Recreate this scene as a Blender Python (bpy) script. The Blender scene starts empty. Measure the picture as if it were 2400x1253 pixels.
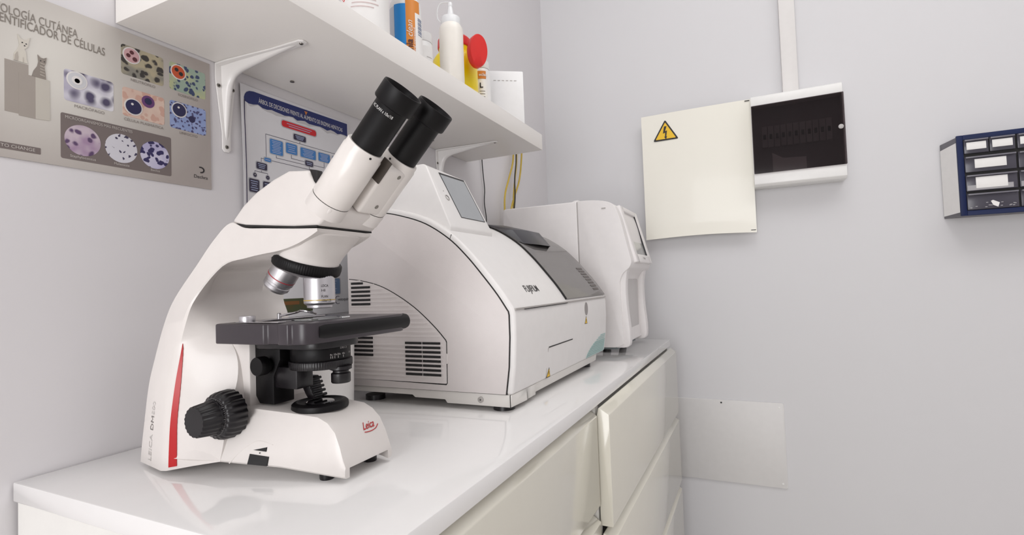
import bpy, bmesh, math, random
from mathutils import Vector, Matrix
random.seed(7)
S = bpy.context.scene
COL = S.collection

# ------------------------------------------------------------------ camera
CAM = Vector((0.0, -0.646, 0.970))
yaw, pit, rol = 0.442810714, 0.0335973863, -0.0360744478
fw = Vector((math.cos(pit)*math.cos(yaw), math.cos(pit)*math.sin(yaw), math.sin(pit)))
rt = fw.cross(Vector((0, 0, 1))).normalized(); up = rt.cross(fw)
rt, up = math.cos(rol)*rt + math.sin(rol)*up, -math.sin(rol)*rt + math.cos(rol)*up
cd = bpy.data.cameras.new('camera'); cam = bpy.data.objects.new('camera', cd); COL.objects.link(cam)
M = Matrix((rt, up, -fw)).transposed().to_4x4(); M.translation = CAM; cam.matrix_world = M
cd.sensor_fit = 'HORIZONTAL'; cd.sensor_width = 36; cd.lens = 18.0; cd.clip_start = 0.01; cd.clip_end = 50
S.camera = cam

# ------------------------------------------------------------------ world, lamps, exposure
W = bpy.data.worlds.new('world'); S.world = W; W.use_nodes = True
W.node_tree.nodes['Background'].inputs[0].default_value = (0.93, 0.96, 1.0, 1)
W.node_tree.nodes['Background'].inputs[1].default_value = 1.0
S.view_settings.view_transform = 'Standard'; S.view_settings.look = 'None'
S.view_settings.gamma = 1; S.view_settings.use_curve_mapping = False
S.view_settings.exposure = -0.14
CEIL = 2.55
def area(name, loc, rot, sx, sy, power, col):
    l = bpy.data.lights.new(name, 'AREA'); l.shape = 'RECTANGLE'; l.size = sx; l.size_y = sy; l.energy = power; l.color = col
    o = bpy.data.objects.new(name, l); COL.objects.link(o); o.location = loc; o.rotation_euler = rot; return o
LAMPS = [(0.55, -0.75, 1.18, 0.58, 8), (0.60, -1.75, 0.58, 1.18, 8)]
for x, y, sx, sy, p in LAMPS: area('ceiling_panel_light', (x, y, CEIL-.035), (0, 0, 0), sx, sy, p, (1, .995, .99))
WIN = (-1.10, -.12, .25, 1.85)      # daylight window in the left wall: y0, y1, z0, z1
area('window_daylight', (-1.53, (WIN[0]+WIN[1])/2, (WIN[2]+WIN[3])/2), (0, math.radians(-90), 0), WIN[3]-WIN[2], WIN[1]-WIN[0], 28, (1, .992, .992))

# ------------------------------------------------------------------ helpers
def lin(c):
    if isinstance(c, str):
        c = [int(c[i:i+2], 16)/255 for i in (0, 2, 4)]
        c = [(v/12.92 if v <= .04045 else ((v+.055)/1.055)**2.4) for v in c]
    return (c[0], c[1], c[2], 1)
MATS = {}
def mat(name, c, rough=.5, metal=0., coat=0., var=.03, scale=60., bump=0., bscale=300., alpha=1., trans=0., ior=1.5, sss=0., spec=.5):
    if name in MATS: return MATS[name]
    m = bpy.data.materials.new(name); m.use_nodes = True; nt = m.node_tree; b = nt.nodes['Principled BSDF']
    col = lin(c)
    b.inputs['Roughness'].default_value = rough; b.inputs['Metallic'].default_value = metal
    b.inputs['Coat Weight'].default_value = coat; b.inputs['Coat Roughness'].default_value = .05
    b.inputs['Alpha'].default_value = alpha; b.inputs['Transmission Weight'].default_value = trans
    b.inputs['IOR'].default_value = ior; b.inputs['Specular IOR Level'].default_value = spec
    if sss: b.inputs['Subsurface Weight'].default_value = sss; b.inputs['Subsurface Radius'].default_value = (.01, .01, .01)
    tc = nt.nodes.new('ShaderNodeTexCoord'); n = nt.nodes.new('ShaderNodeTexNoise')
    n.inputs['Scale'].default_value = scale; n.inputs['Detail'].default_value = 4
    nt.links.new(tc.outputs['Object'], n.inputs['Vector'])
    mx = nt.nodes.new('ShaderNodeMix'); mx.data_type = 'RGBA'
    mx.inputs['A'].default_value = tuple(min(1, v*(1-var)) for v in col[:3])+(1,)
    mx.inputs['B'].default_value = tuple(min(1, v*(1+var)) for v in col[:3])+(1,)
    nt.links.new(n.outputs['Fac'], mx.inputs['Factor']); nt.links.new(mx.outputs['Result'], b.inputs['Base Color'])
    if bump:
        n2 = nt.nodes.new('ShaderNodeTexNoise'); n2.inputs['Scale'].default_value = bscale; n2.inputs['Detail'].default_value = 3
        nt.links.new(tc.outputs['Object'], n2.inputs['Vector'])
        bp = nt.nodes.new('ShaderNodeBump'); bp.inputs['Strength'].default_value = bump; bp.inputs['Distance'].default_value = .001
        nt.links.new(n2.outputs['Fac'], bp.inputs['Height']); nt.links.new(bp.outputs['Normal'], b.inputs['Normal'])
    MATS[name] = m; return m
def smoked(name, c, clear, tint=(.62, .6, .6, 1)):
    m = bpy.data.materials.new(name); m.use_nodes = True; nt = m.node_tree; out = nt.nodes['Material Output']; b = nt.nodes['Principled BSDF']
    b.inputs['Base Color'].default_value = lin(c); b.inputs['Roughness'].default_value = .08; b.inputs['Coat Weight'].default_value = .3
    t = nt.nodes.new('ShaderNodeBsdfTransparent'); t.inputs[0].default_value = tint
    n = nt.nodes.new('ShaderNodeTexNoise'); n.inputs['Scale'].default_value = 20
    tc = nt.nodes.new('ShaderNodeTexCoord'); nt.links.new(tc.outputs['Object'], n.inputs['Vector'])
    mr = nt.nodes.new('ShaderNodeMapRange'); mr.inputs['To Min'].default_value = clear-.03; mr.inputs['To Max'].default_value = clear+.03
    nt.links.new(n.outputs['Fac'], mr.inputs['Value'])
    mx = nt.nodes.new('ShaderNodeMixShader'); nt.links.new(mr.outputs['Result'], mx.inputs[0])
    nt.links.new(b.outputs[0], mx.inputs[1]); nt.links.new(t.outputs[0], mx.inputs[2]); nt.links.new(mx.outputs[0], out.inputs[0])
    MATS[name] = m; return m
def cells(name, bg, cell, scale, thr, soft=.12, third=None, seed=0., rand=1.):
    """printed micrograph: voronoi blobs on a tinted ground"""
    m = bpy.data.materials.new(name); m.use_nodes = True; nt = m.node_tree; b = nt.nodes['Principled BSDF']
    b.inputs['Roughness'].default_value = .35
    tc = nt.nodes.new('ShaderNodeTexCoord'); mp = nt.nodes.new('ShaderNodeMapping'); mp.inputs['Location'].default_value = (seed, seed*.7, seed*1.3)
    nt.links.new(tc.outputs['Object'], mp.inputs['Vector'])
    nz = nt.nodes.new('ShaderNodeTexNoise'); nz.inputs['Scale'].default_value = scale*.5; nt.links.new(mp.outputs[0], nz.inputs['Vector'])
    ad = nt.nodes.new('ShaderNodeMix'); ad.data_type = 'VECTOR'; ad.inputs['Factor'].default_value = .01
    nt.links.new(mp.outputs[0], ad.inputs['A']); nt.links.new(nz.outputs['Color'], ad.inputs['B'])
    v = nt.nodes.new('ShaderNodeTexVoronoi'); v.inputs['Scale'].default_value = scale; v.inputs['Randomness'].default_value = rand
    nt.links.new(ad.outputs['Result'], v.inputs['Vector'])
    r = nt.nodes.new('ShaderNodeMapRange'); r.inputs['From Min'].default_value = thr; r.inputs['From Max'].default_value = thr+soft
    nt.links.new(v.outputs['Distance'], r.inputs['Value'])
    n2 = nt.nodes.new('ShaderNodeTexNoise'); n2.inputs['Scale'].default_value = scale*.35; nt.links.new(mp.outputs[0], n2.inputs['Vector'])
    g = nt.nodes.new('ShaderNodeMix'); g.data_type = 'RGBA'; g.inputs['A'].default_value = lin(bg); g.inputs['B'].default_value = lin(third or bg)
    st = nt.nodes.new('ShaderNodeMapRange'); st.inputs['From Min'].default_value = .42; st.inputs['From Max'].default_value = .58
    nt.links.new(n2.outputs['Fac'], st.inputs['Value']); nt.links.new(st.outputs['Result'], g.inputs['Factor'])
    mx = nt.nodes.new('ShaderNodeMix'); mx.data_type = 'RGBA'; mx.inputs['A'].default_value = lin(cell)
    nt.links.new(r.outputs['Result'], mx.inputs['Factor']); nt.links.new(g.outputs['Result'], mx.inputs['B'])
    nt.links.new(mx.outputs['Result'], b.inputs['Base Color']); MATS[name] = m; return m

OFF = {}
def tag(o, label=None, cat=None, group=None, kind=None):
    for k, v in (('label', label), ('category', cat), ('group', group), ('kind', kind)):
        if v: o[k] = v
    return o
def thing(name, label, cat, loc, group=None):
    o = bpy.data.objects.new(name, None); o.empty_display_size = .02; COL.objects.link(o); o.location = loc; OFF[o.name] = Vector(loc)
    return tag(o, label, cat, group)
def link(name, bm, m, parent=None, base=None, bevel=0., seg=2, angle=35, smooth=True, label=None):
    bmesh.ops.remove_doubles(bm, verts=bm.verts, dist=1e-7)
    bmesh.ops.recalc_face_normals(bm, faces=bm.faces)
    if bevel:
        es = [e for e in bm.edges if len(e.link_faces) == 2 and e.calc_face_angle(0) > math.radians(28)]
        bmesh.ops.bevel(bm, geom=es, offset=bevel, segments=seg, affect='EDGES', profile=.5, clamp_overlap=True)
    loc = OFF[parent.name] if parent is not None else Vector(base if base else (0, 0, 0))
    for v in bm.verts: v.co -= loc
    me = bpy.data.meshes.new(name); bm.to_mesh(me); bm.free()
    if smooth:
        me.shade_smooth(); me.set_sharp_from_angle(angle=math.radians(angle))
    o = bpy.data.objects.new(name, me); COL.objects.link(o)
    if m: me.materials.append(m)
    if parent is not None: o.parent = parent; OFF[o.name] = loc
    else: o.location = loc; OFF[o.name] = loc
    if label: o['label'] = label
    return o
def B(*boxes):
    bm = bmesh.new()
    for x0, x1, y0, y1, z0, z1 in boxes:
        bmesh.ops.create_cube(bm, size=1, matrix=Matrix.LocRotScale(((x0+x1)/2, (y0+y1)/2, (z0+z1)/2), None, (abs(x1-x0), abs(y1-y0), abs(z1-z0))))
    return bm
def add_prism(bm, poly, ax, a, b):
    def p(u, v, t): return {'x': (t, u, v), 'y': (u, t, v), 'z': (u, v, t)}[ax]
    lo = [bm.verts.new(p(u, v, a)) for u, v in poly]; hi = [bm.verts.new(p(u, v, b)) for u, v in poly]
    n = len(poly); bm.faces.new(lo); bm.faces.new(hi[::-1])
    for i in range(n): bm.faces.new((lo[i], hi[i], hi[(i+1) % n], lo[(i+1) % n]))
    return bm
def prism(poly, ax, a, b): return add_prism(bmesh.new(), poly, ax, a, b)
def loft(rings, caps=True):
    bm = bmesh.new(); R = [[bm.verts.new(p) for p in r] for r in rings]; n = len(R[0])
    for a, b in zip(R, R[1:]):
        for i in range(n): bm.faces.new((a[i], a[(i+1) % n], b[(i+1) % n], b[i]))
    if caps: bm.faces.new(R[0]); bm.faces.new(R[-1][::-1])
    return bm
def frame(d):
    d = Vector(d).normalized(); a = Vector((0, 0, 1)) if abs(d.z) < .9 else Vector((1, 0, 0))
    u = a.cross(d).normalized(); return u, d.cross(u), d
def add_lathe(bm, prof, o, d, segs=40, knurl=0., nk=0):
    u, v, d = frame(d); o = Vector(o); prev = None
    for r, t in prof:
        if r < 1e-6: ring = [bm.verts.new(o+d*t)]
        else:
            ring = []
            for i in range(segs):
                a = 2*math.pi*i/segs; rr = r*(1-knurl*(.5+.5*math.cos(a*nk)) if nk else 1)
                ring.append(bm.verts.new(o+d*t+u*(rr*math.cos(a))+v*(rr*math.sin(a))))
        if prev:
            if len(prev) == 1 and len(ring) > 1:
                for i in range(segs): bm.faces.new((prev[0], ring[(i+1) % segs], ring[i]))
            elif len(ring) == 1 and len(prev) > 1:
                for i in range(segs): bm.faces.new((prev[i], prev[(i+1) % segs], ring[0]))
            elif len(prev) > 1:
                for i in range(segs): bm.faces.new((prev[i], prev[(i+1) % segs], ring[(i+1) % segs], ring[i]))
        prev = ring
    return bm
def lathe(prof, o, d, segs=40, **k): return add_lathe(bmesh.new(), prof, o, d, segs, **k)
def cyl(o, d, r, l, segs=32): return lathe([(0, 0), (r, 0), (r, l), (0, l)], o, d, segs)
def catmull(pts, n):
    P = [Vector(p) for p in pts]; out = []
    for i in range(len(P)-1):
        p0 = P[max(i-1, 0)]; p1 = P[i]; p2 = P[i+1]; p3 = P[min(i+2, len(P)-1)]
        for k in range(n):
            t = k/n; out.append(.5*((2*p1)+(p2-p0)*t+(2*p0-5*p1+4*p2-p3)*t*t+(3*p1-p0-3*p2+p3)*t**3))
    out.append(P[-1]); return out
def tube(pts, r, segs=10, n=8):
    P = catmull(pts, n) if n > 1 else [Vector(p) for p in pts]; rings = []; u = None
    for i, p in enumerate(P):
        d = (P[min(i+1, len(P)-1)]-P[max(i-1, 0)]).normalized()
        if u is None: u = frame(d)[0]
        u = (u-d*u.dot(d)).normalized(); v = d.cross(u)
        rings.append([p+u*(r*math.cos(2*math.pi*k/segs))+v*(r*math.sin(2*math.pi*k/segs)) for k in range(segs)])
    return loft(rings)
def rr(x0, x1, z0, z1, r, n=4):
    pts = []
    for cx_, cz_, a0 in ((x1-r, z1-r, 0), (x0+r, z1-r, 90), (x0+r, z0+r, 180), (x1-r, z0+r, 270)):
        for k in range(n+1):
            a = math.radians(a0+90*k/n); pts.append((cx_+r*math.cos(a), cz_+r*math.sin(a)))
    return pts
def disc_poly(x, z, r, n=28, rz=None): return [(x+r*math.cos(2*math.pi*i/n), z+(rz or r)*math.sin(2*math.pi*i/n)) for i in range(n)]
def text(name, s, o, xd, yd, m, parent, size=None, width=None, align='LEFT', th=.0002, wrap=None, shear=0., bold=0.):
    c = bpy.data.curves.new(name, 'FONT'); c.body = s; c.size = 1; c.align_x = align; c.shear = shear; c.resolution_u = 3; c.offset = bold
    t = bpy.data.objects.new(name, c); COL.objects.link(t)
    dg = bpy.context.evaluated_depsgraph_get(); me = bpy.data.meshes.new_from_object(t.evaluated_get(dg))
    bpy.data.objects.remove(t); bpy.data.curves.remove(c)
    bm = bmesh.new(); bm.from_mesh(me); bpy.data.meshes.remove(me)
    w = max(v.co.x for v in bm.verts)-min(v.co.x for v in bm.verts)
    sy = size; sx = (width/w) if width else size
    if sy is None: sy = sx
    o = Vector(o); xd = Vector(xd).normalized(); yd = Vector(yd).normalized(); nd = xd.cross(yd)
    for v in bm.verts:
        x, y = v.co.x*sx, v.co.y*sy
        if wrap: v.co = wrap(x, y)
        else: v.co = o+xd*x+yd*y+nd*th
    return link(name, bm, m, parent, smooth=False)

# ------------------------------------------------------------------ materials
wallm = mat('wall_paint', 'DDDADC', .65, var=.012, scale=3, bump=.05, bscale=180)
wallr = mat('wall_paint_right', 'DBDADC', .65, var=.012, scale=3, bump=.05, bscale=180)
ceilm = mat('ceiling_paint', 'F2F2F0', .8)
floorm = mat('vinyl_floor', 'D6D2CC', .4, var=.1, scale=8)
counterm = mat('gloss_white_laminate', 'EFEDEC', .09, coat=.5, var=.01)
frontm = mat('gloss_cream_front', 'E3DFD2', .12, coat=.4, var=.01)
carcm = mat('white_board', 'EAE8E4', .35)
shelfm = mat('white_shelf_foil', 'F2EEEA', .4, var=.015, scale=12)
brkm = mat('white_enamel_steel', 'EDEAE8', .25)
screwm = mat('screw_steel', '8E8A84', .35, metal=1.)
darkm = mat('dark_recess', '141214', .6)
blackm = mat('black_plastic', '151215', .34, bump=.06, bscale=900)
blackmatte = mat('black_anodised', '0C0A0C', .45, spec=.25)
stagem = mat('stage_ceramic_black', '3A3439', .3)
scopem = mat('scope_white_paint', 'E4DEDA', .3, coat=.1, bump=.04, bscale=700)
scopew = mat('scope_white_tube', 'E9E3DE', .28, coat=.2)
redm = mat('red_accent', 'B8080F', .35)
chromem = mat('chrome', 'C8C6C8', .18, metal=1.)
silverm = mat('satin_silver', 'CFCDD0', .36, metal=.9, bump=.02, bscale=1500)
glassm = mat('clear_glass', 'F4F8F6', .02, trans=1., ior=1.45)
whitetxt = mat('white_ink', 'E8E6E4', .6); greytxt = mat('grey_ink', 'B9B5B2', .6); dgreytxt = mat('dark_grey_ink', '77726F', .6); blacktxt = mat('black_ink', '2A2628', .6)
goldm = mat('gold_ring', 'C8A850', .4); redline = mat('red_ring', 'B0303A', .4)
labm = mat('analyzer_white_abs', 'E0D9D7', .42, bump=.1, bscale=900)
labfront = mat('analyzer_front_abs', 'E4E0DB', .36, bump=.08, bscale=900)
labm2 = mat('blood_counter_white_abs', 'EAE6E5', .4)
seamm = mat('seam_black', '1C1A1A', .7); softseam = mat('seam_grey', 'B4AFAC', .7)
screenm = mat('grey_lcd', 'A2A5A8', .18); tealm = mat('teal_print', '9DBBB8', .4); yellowsign = mat('sign_yellow', 'F0C22A', .45)
creamm = mat('cream_sheet_metal', 'F4F1E6', .32, coat=.15, var=.015, scale=6)
boxm = mat('white_consumer_unit', 'EFEEEC', .35); conduitm = mat('white_conduit', 'E6E3E1', .4)
blueplas = mat('navy_plastic', '14224C', .5, spec=.3); greyplas = mat('grey_organiser_side', '6A686E', .45); drawerm = mat('dark_clear_drawer', '4A4852', .2)
paperm = mat('white_paper', 'F2F0EE', .6); silverbits = mat('grey_bits', 'A9A7AA', .4)
yellowm = mat('yellow_plastic', 'FFE000', .3, sss=.25); redlid = mat('red_plastic', 'DE2A26', .35)
cablem = mat('yellow_cable_jacket', 'C3A63C', .45); blackcable = mat('black_cable_jacket', '1A1A1C', .5)
bottlew = mat('white_bottle', 'EDECEB', .35); squeezem = mat('milky_polyethylene', 'F5F0E8', .35, sss=.4); nozzlem = mat('translucent_cap', 'ECEDEE', .3, sss=.3)
bluelab = mat('blue_label', '1F8AD6', .4); orangelab = mat('orange_label', 'DE8A35', .4); greylab = mat('grey_label', 'C6CCD6', .4)

# ------------------------------------------------------------------ room shell
XR, XL, YF = 1.675, -1.5, -2.7
def struct(name, bm, m, **k): return tag(link(name, bm, m, **k), kind='structure')
struct('wall_back', B((XL, XR+.1, 0, .1, 0, CEIL)), wallm)
struct('wall_right', B((XR, XR+.1, YF, 0, 0, CEIL)), wallr)
struct('wall_left', B((XL-.1, XL, YF, .1, 0, WIN[2]), (XL-.1, XL, YF, .1, WIN[3], CEIL), (XL-.1, XL, YF, WIN[0], WIN[2], WIN[3]), (XL-.1, XL, WIN[1], .1, WIN[2], WIN[3])), wallm)
wf = struct('window_1', B((XL-.07, XL-.02, WIN[0], WIN[0]+.05, WIN[2], WIN[3]), (XL-.07, XL-.02, WIN[1]-.05, WIN[1], WIN[2], WIN[3]), (XL-.07, XL-.02, WIN[0]+.05, WIN[1]-.05, WIN[2], WIN[2]+.05), (XL-.07, XL-.02, WIN[0]+.05, WIN[1]-.05, WIN[3]-.05, WIN[3])), ceilm)
struct('wall_front', B((XL-.1, XR+.1, YF-.1, YF, 0, CEIL)), wallm)
struct('floor', B((XL-.1, XR+.1, YF-.1, .1, -.1, 0)), floorm)
struct('ceiling', B((XL-.1, XR+.1, YF-.1, .1, CEIL, CEIL+.1)), ceilm)
for i, (x, y, sx, sy, p) in enumerate(LAMPS):
    t = thing('ceiling_panel_lamp', ['white framed ceiling light panel above the counter end', 'white framed ceiling light panel towards the back of the room'][i], 'ceiling light', (x, y, CEIL), 'ceiling light panels')
    link('lamp_frame', B((x-sx/2-.02, x-sx/2, y-sy/2-.02, y+sy/2+.02, CEIL-.04, CEIL-.001), (x+sx/2, x+sx/2+.02, y-sy/2-.02, y+sy/2+.02, CEIL-.04, CEIL-.001),
                         (x-sx/2, x+sx/2, y-sy/2-.02, y-sy/2, CEIL-.04, CEIL-.001), (x-sx/2, x+sx/2, y+sy/2, y+sy/2+.02, CEIL-.04, CEIL-.001)), brkm, t)
    link('lamp_backing', B((x-sx/2, x+sx/2, y-sy/2, y+sy/2, CEIL-.012, CEIL-.001)), ceilm, t)

# ------------------------------------------------------------------ counter and drawer units
HC = .80
tag(link('worktop', B((.238, 1.497, -.42, -.002, HC-.018, HC)), counterm, base=(.87, -.21, HC-.018), bevel=.0012),
    'glossy white worktop running along the wall under the microscope', 'worktop')
def drawer_unit(name, label, x0, x1, yf, fronts, chf):
    t = thing(name, label, 'cabinet', ((x0+x1)/2, -.2, 0))
    body = bmesh.new()
    for b in ((x0, x0+.018, yf+.022, -.004, .0, HC-.0185), (x1-.018, x1, yf+.022, -.004, .0, HC-.0185), (x0+.018, x1-.018, -.012, -.004, .05, HC-.0185),
              (x0+.018, x1-.018, yf+.03, -.012, .06, .078), (x0+.018, x1-.018, yf+.03, -.012, HC-.0365, HC-.0185), (x0+.018, x1-.018, yf+.04, yf+.058, .0, .06)):
        bmesh.ops.create_cube(body, size=1, matrix=Matrix.LocRotScale(((b[0]+b[1])/2, (b[2]+b[3])/2, (b[4]+b[5])/2), None, (b[1]-b[0], b[3]-b[2], b[5]-b[4])))
    link('carcass', body, carcm, t)
    for zb, zt in fronts:
        prof = [(yf, zb+.001), (yf, zt-chf), (yf+.001, zt-chf+.0012), (yf+.0145, zt), (yf+.0165, zt), (yf+.0195, zt-.012), (yf+.0195, zb), (yf+.001, zb)]
        link('drawer_front', prism(prof, 'x', x0+.0015, x1-.0015), frontm, t, bevel=.0008, seg=2, angle=25)
    return t
drawer_unit('drawer_unit', 'cream gloss drawer unit standing under the microscope', .241, .762, -.419, [(.632, .776), (.445, .618), (.256, .431), (.065, .242)], .010)
drawer_unit('drawer_unit', 'cream gloss drawer unit standing out beneath the analyzers', .765, 1.492, -.436, [(.600, .777), (.412, .588), (.224, .400), (.065, .212)], .010)

# ------------------------------------------------------------------ shelf and brackets
ZS = 1.284
sh = thing('wall_shelf', 'thick white floating shelf holding bottles over the microscope', 'shelf', (.72, -.1, ZS))
link('shelf_board', B((.329, 1.117, -.207, -.001, ZS, ZS+.037)), shelfm, sh, bevel=.0008)
for x in (.543, .910): link('screw', lathe([(0, 0), (.0026, 0), (.0032, -.0012), (.0032, -.0016), (0, -.0016)][::-1], (x, -.038, ZS), (0, 0, 1), 16), screwm, sh)
for x, lab in ((.462, 'white pressed-steel shelf bracket beside the grey cell poster'), (.990, 'white pressed-steel shelf bracket behind the analyzer screen')):
    t = thing('shelf_bracket', lab, 'bracket', (x, 0, 1.165), 'shelf brackets')
    bm = bmesh.new()
    add_prism(bm, [(x-.0145, 1.2825), (x+.0145, 1.2825), (x+.0145, 1.262), (x+.006, 1.19), (x+.006, 1.168), (x+.003, 1.1645), (x-.003, 1.1645), (x-.006, 1.168), (x-.006, 1.19), (x-.0145, 1.262)], 'y', -.0028, -.0003)
    link('wall_leg', bm, brkm, t, bevel=.0008)
    bm = prism([(x-.0145, -.0005), (x+.0145, -.0005), (x+.0145, -.022), (x+.0075, -.10), (x+.0065, -.148), (x+.003, -.1525), (x-.003, -.1525), (x-.0065, -.148), (x-.0075, -.10), (x-.0145, -.022)], 'z', 1.2812, 1.2838)
    link('shelf_leg', bm, brkm, t, bevel=.0008)
    # pressed rib, tapering along both legs
    path = [(-.0025, 1.178, .0022), (-.0075, 1.215, .0045), (-.0120, 1.245, .0062), (-.0185, 1.2605, .0068), (-.031, 1.2685, .0068), (-.058, 1.2725, .006), (-.10, 1.2775, .0045), (-.140, 1.2815, .0025)]
    inner = [(-.0005, 1.178), (-.0005, 1.215), (-.0005, 1.245), (-.0005, 1.2835), (-.031, 1.2835), (-.058, 1.2835), (-.10, 1.2835), (-.140, 1.2835)]
    P = catmull(path, 5); Q = catmull([(a, b, 0) for a, b in inner], 5); rings = []
    for p, q in zip(P, Q):
        w = p[2]; a = Vector((0, q[0], q[1])); b = Vector((0, p[0], p[1]))
        def at(s, f): return Vector((x+s, 0, 0))+a.lerp(b, f)
        rings.append([at(-w*1.05, 0), at(-w*.75, .75), at(-w*.45, .95), at(0, 1), at(w*.45, .95), at(w*.75, .75), at(w*1.05, 0)])
    link('pressed_rib', loft(rings), brkm, t, angle=50)
    for o, d in (((x-.0105, -.0028, 1.2535), (0, -1, 0)), ((x+.0105, -.0028, 1.2535), (0, -1, 0)), ((x, -.0028, 1.1715), (0, -1, 0)), ((x, -.1460, 1.2812), (0, 0, -1))):
        s = link('screw', lathe([(0, .0012), (.0012, .0012), (.0012, .0008), (.0023, .0010), (.0027, 0), (.0027, -.001), (0, -.001)], o, d, 16), screwm, t)
        o2 = Vector(o)+Vector(d)*.0009
        link('screw_recess', cyl(o2, d, .0011, .0004, 10), darkm, s)

# ------------------------------------------------------------------ posters on the back wall
CURL = False
def onpaper(o):
    if CURL:
        L_ = OFF[o.name]
        for v in o.data.vertices: v.co.y += curl(v.co.x+L_.x, v.co.z+L_.z)+.0013
    return o
def plate(name, x0, x1, z0, z1, k, m, parent, r=.001, th=.0002, n=4):
    y = -.0014-.0002*k
    return onpaper(link(name, prism(rr(x0, x1, z0, z1, r, n), 'y', y-th, y+.0002), m, parent, smooth=False))
def wdisc(name, x, z, r, k, m, parent, rz=None, n=28):
    y = -.0014-.0002*k
    return onpaper(link(name, prism(disc_poly(x, z, r, n, rz), 'y', y-.0002, y+.0002), m, parent, smooth=False))
def wpoly(name, pts, k, m, parent):
    y = -.0014-.0002*k
    return onpaper(link(name, prism(pts, 'y', y-.0002, y+.0002), m, parent, smooth=False))
def wtext(name, s, x, z, m, parent, k=0, **kw):
    return onpaper(text(name, s, (x, -.0016-.0002*k, z), (1, 0, 0), (0, 0, 1), m, parent, **kw))
pg = bpy.data.materials.new('poster_grey_print_glare'); pg.use_nodes = True
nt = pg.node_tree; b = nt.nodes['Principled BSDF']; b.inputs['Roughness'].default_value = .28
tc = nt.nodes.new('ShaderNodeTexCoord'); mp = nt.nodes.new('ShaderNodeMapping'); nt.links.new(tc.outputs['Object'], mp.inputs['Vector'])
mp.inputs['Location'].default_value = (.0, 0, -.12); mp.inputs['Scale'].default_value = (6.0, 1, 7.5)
gr = nt.nodes.new('ShaderNodeTexGradient'); gr.gradient_type = 'SPHERICAL'; nt.links.new(mp.outputs[0], gr.inputs['Vector'])  # bright spot: the print's own pale glow plus glare painted into the colour
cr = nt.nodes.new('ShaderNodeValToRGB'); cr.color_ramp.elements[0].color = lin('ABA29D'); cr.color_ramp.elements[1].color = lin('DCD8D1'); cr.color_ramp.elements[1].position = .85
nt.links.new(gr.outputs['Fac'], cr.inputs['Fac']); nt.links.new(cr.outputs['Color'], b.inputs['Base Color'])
t = thing('cytology_poster', 'grey cytology poster with cell photographs fixed to the wall beside the shelf', 'poster', (.275, 0, 1.195))
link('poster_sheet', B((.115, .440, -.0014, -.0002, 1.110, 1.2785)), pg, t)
ptx = mat('poster_title_ink', '867E76', .5); pcap = mat('poster_caption_ink', '8F8680', .5); plight = mat('poster_light_ink', 'C9C3BD', .5)
wtext('title_line', 'CITOLOGÍA CUTÁNEA', .2925, 1.2510, ptx, t, width=.0735, size=.0125, align='RIGHT')
wtext('title_line', 'IDENTIFICADOR DE CÉLULAS', .3180, 1.2415, ptx, t, width=.0955, size=.0125, align='RIGHT', bold=.004)
ped = mat('print_pedestal_dark', 'A39A92', .4); ped2 = mat('print_pedestal_light', 'C2BCB2', .4); dogm = mat('print_dog', 'D3CDC2', .4); catm = mat('print_cat', '8E857D', .4)
wpoly('printed_pedestal', [(.233, 1.155), (.233, 1.206), (.251, 1.206), (.251, 1.155)], 0, ped, t)
wpoly('printed_pedestal', [(.2435, 1.1535), (.2435, 1.196), (.2565, 1.196), (.2565, 1.1535)], 1, ped, t)
wpoly('printed_pedestal', [(.2565, 1.1535), (.2565, 1.196), (.268, 1.196), (.268, 1.1545)], 1, ped2, t)
wpoly('printed_dog', [(.2395, 1.207), (.2400, 1.214), (.2425, 1.219), (.2440, 1.2235), (.2435, 1.228), (.2425, 1.234), (.2448, 1.2305), (.2475, 1.2300), (.2495, 1.2310), (.2523, 1.2345), (.2512, 1.2290), (.2505, 1.2240), (.2480, 1.2205), (.2492, 1.2165), (.2495, 1.2105), (.2505, 1.207)], 2, dogm, t)
wpoly('printed_cat', [(.2535, 1.196), (.2550, 1.202), (.2578, 1.2075), (.2588, 1.2125), (.2582, 1.2195), (.2605, 1.2172), (.2630, 1.2172), (.2655, 1.2190), (.2650, 1.2130), (.2636, 1.2090), (.2645, 1.2030), (.2650, 1.196)], 2, catm, t)
dogd = mat('print_dog_shade', 'B4ACA2', .4); catl = mat('print_cat_light', 'AFA69C', .4)
for x, z in ((.2462, 1.2268), (.2492, 1.2264)): wdisc('printed_eye', x, z, .0006, 3, blacktxt, t, n=10)
wdisc('printed_nose', .2480, 1.2242, .0006, 3, blacktxt, t, n=10)
wpoly('printed_dog_shade', [(.2400, 1.207), (.2404, 1.2125), (.2424, 1.2165), (.2432, 1.2110), (.2428, 1.207)], 3, dogd, t); wpoly('printed_dog_shade', [(.2466, 1.207), (.2466, 1.2120), (.2470, 1.2120), (.2472, 1.207)], 3, dogd, t)
for k in range(5): wpoly('printed_cat_stripe', [(.2600, 1.1990+.003*k), (.2640, 1.1985+.003*k), (.2640, 1.1995+.003*k), (.2602, 1.2002+.003*k)], 3, catl, t)
for x in (.2606, .2636): wdisc('printed_eye', x, 1.2140, .0005, 3, blacktxt, t, n=10)
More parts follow.
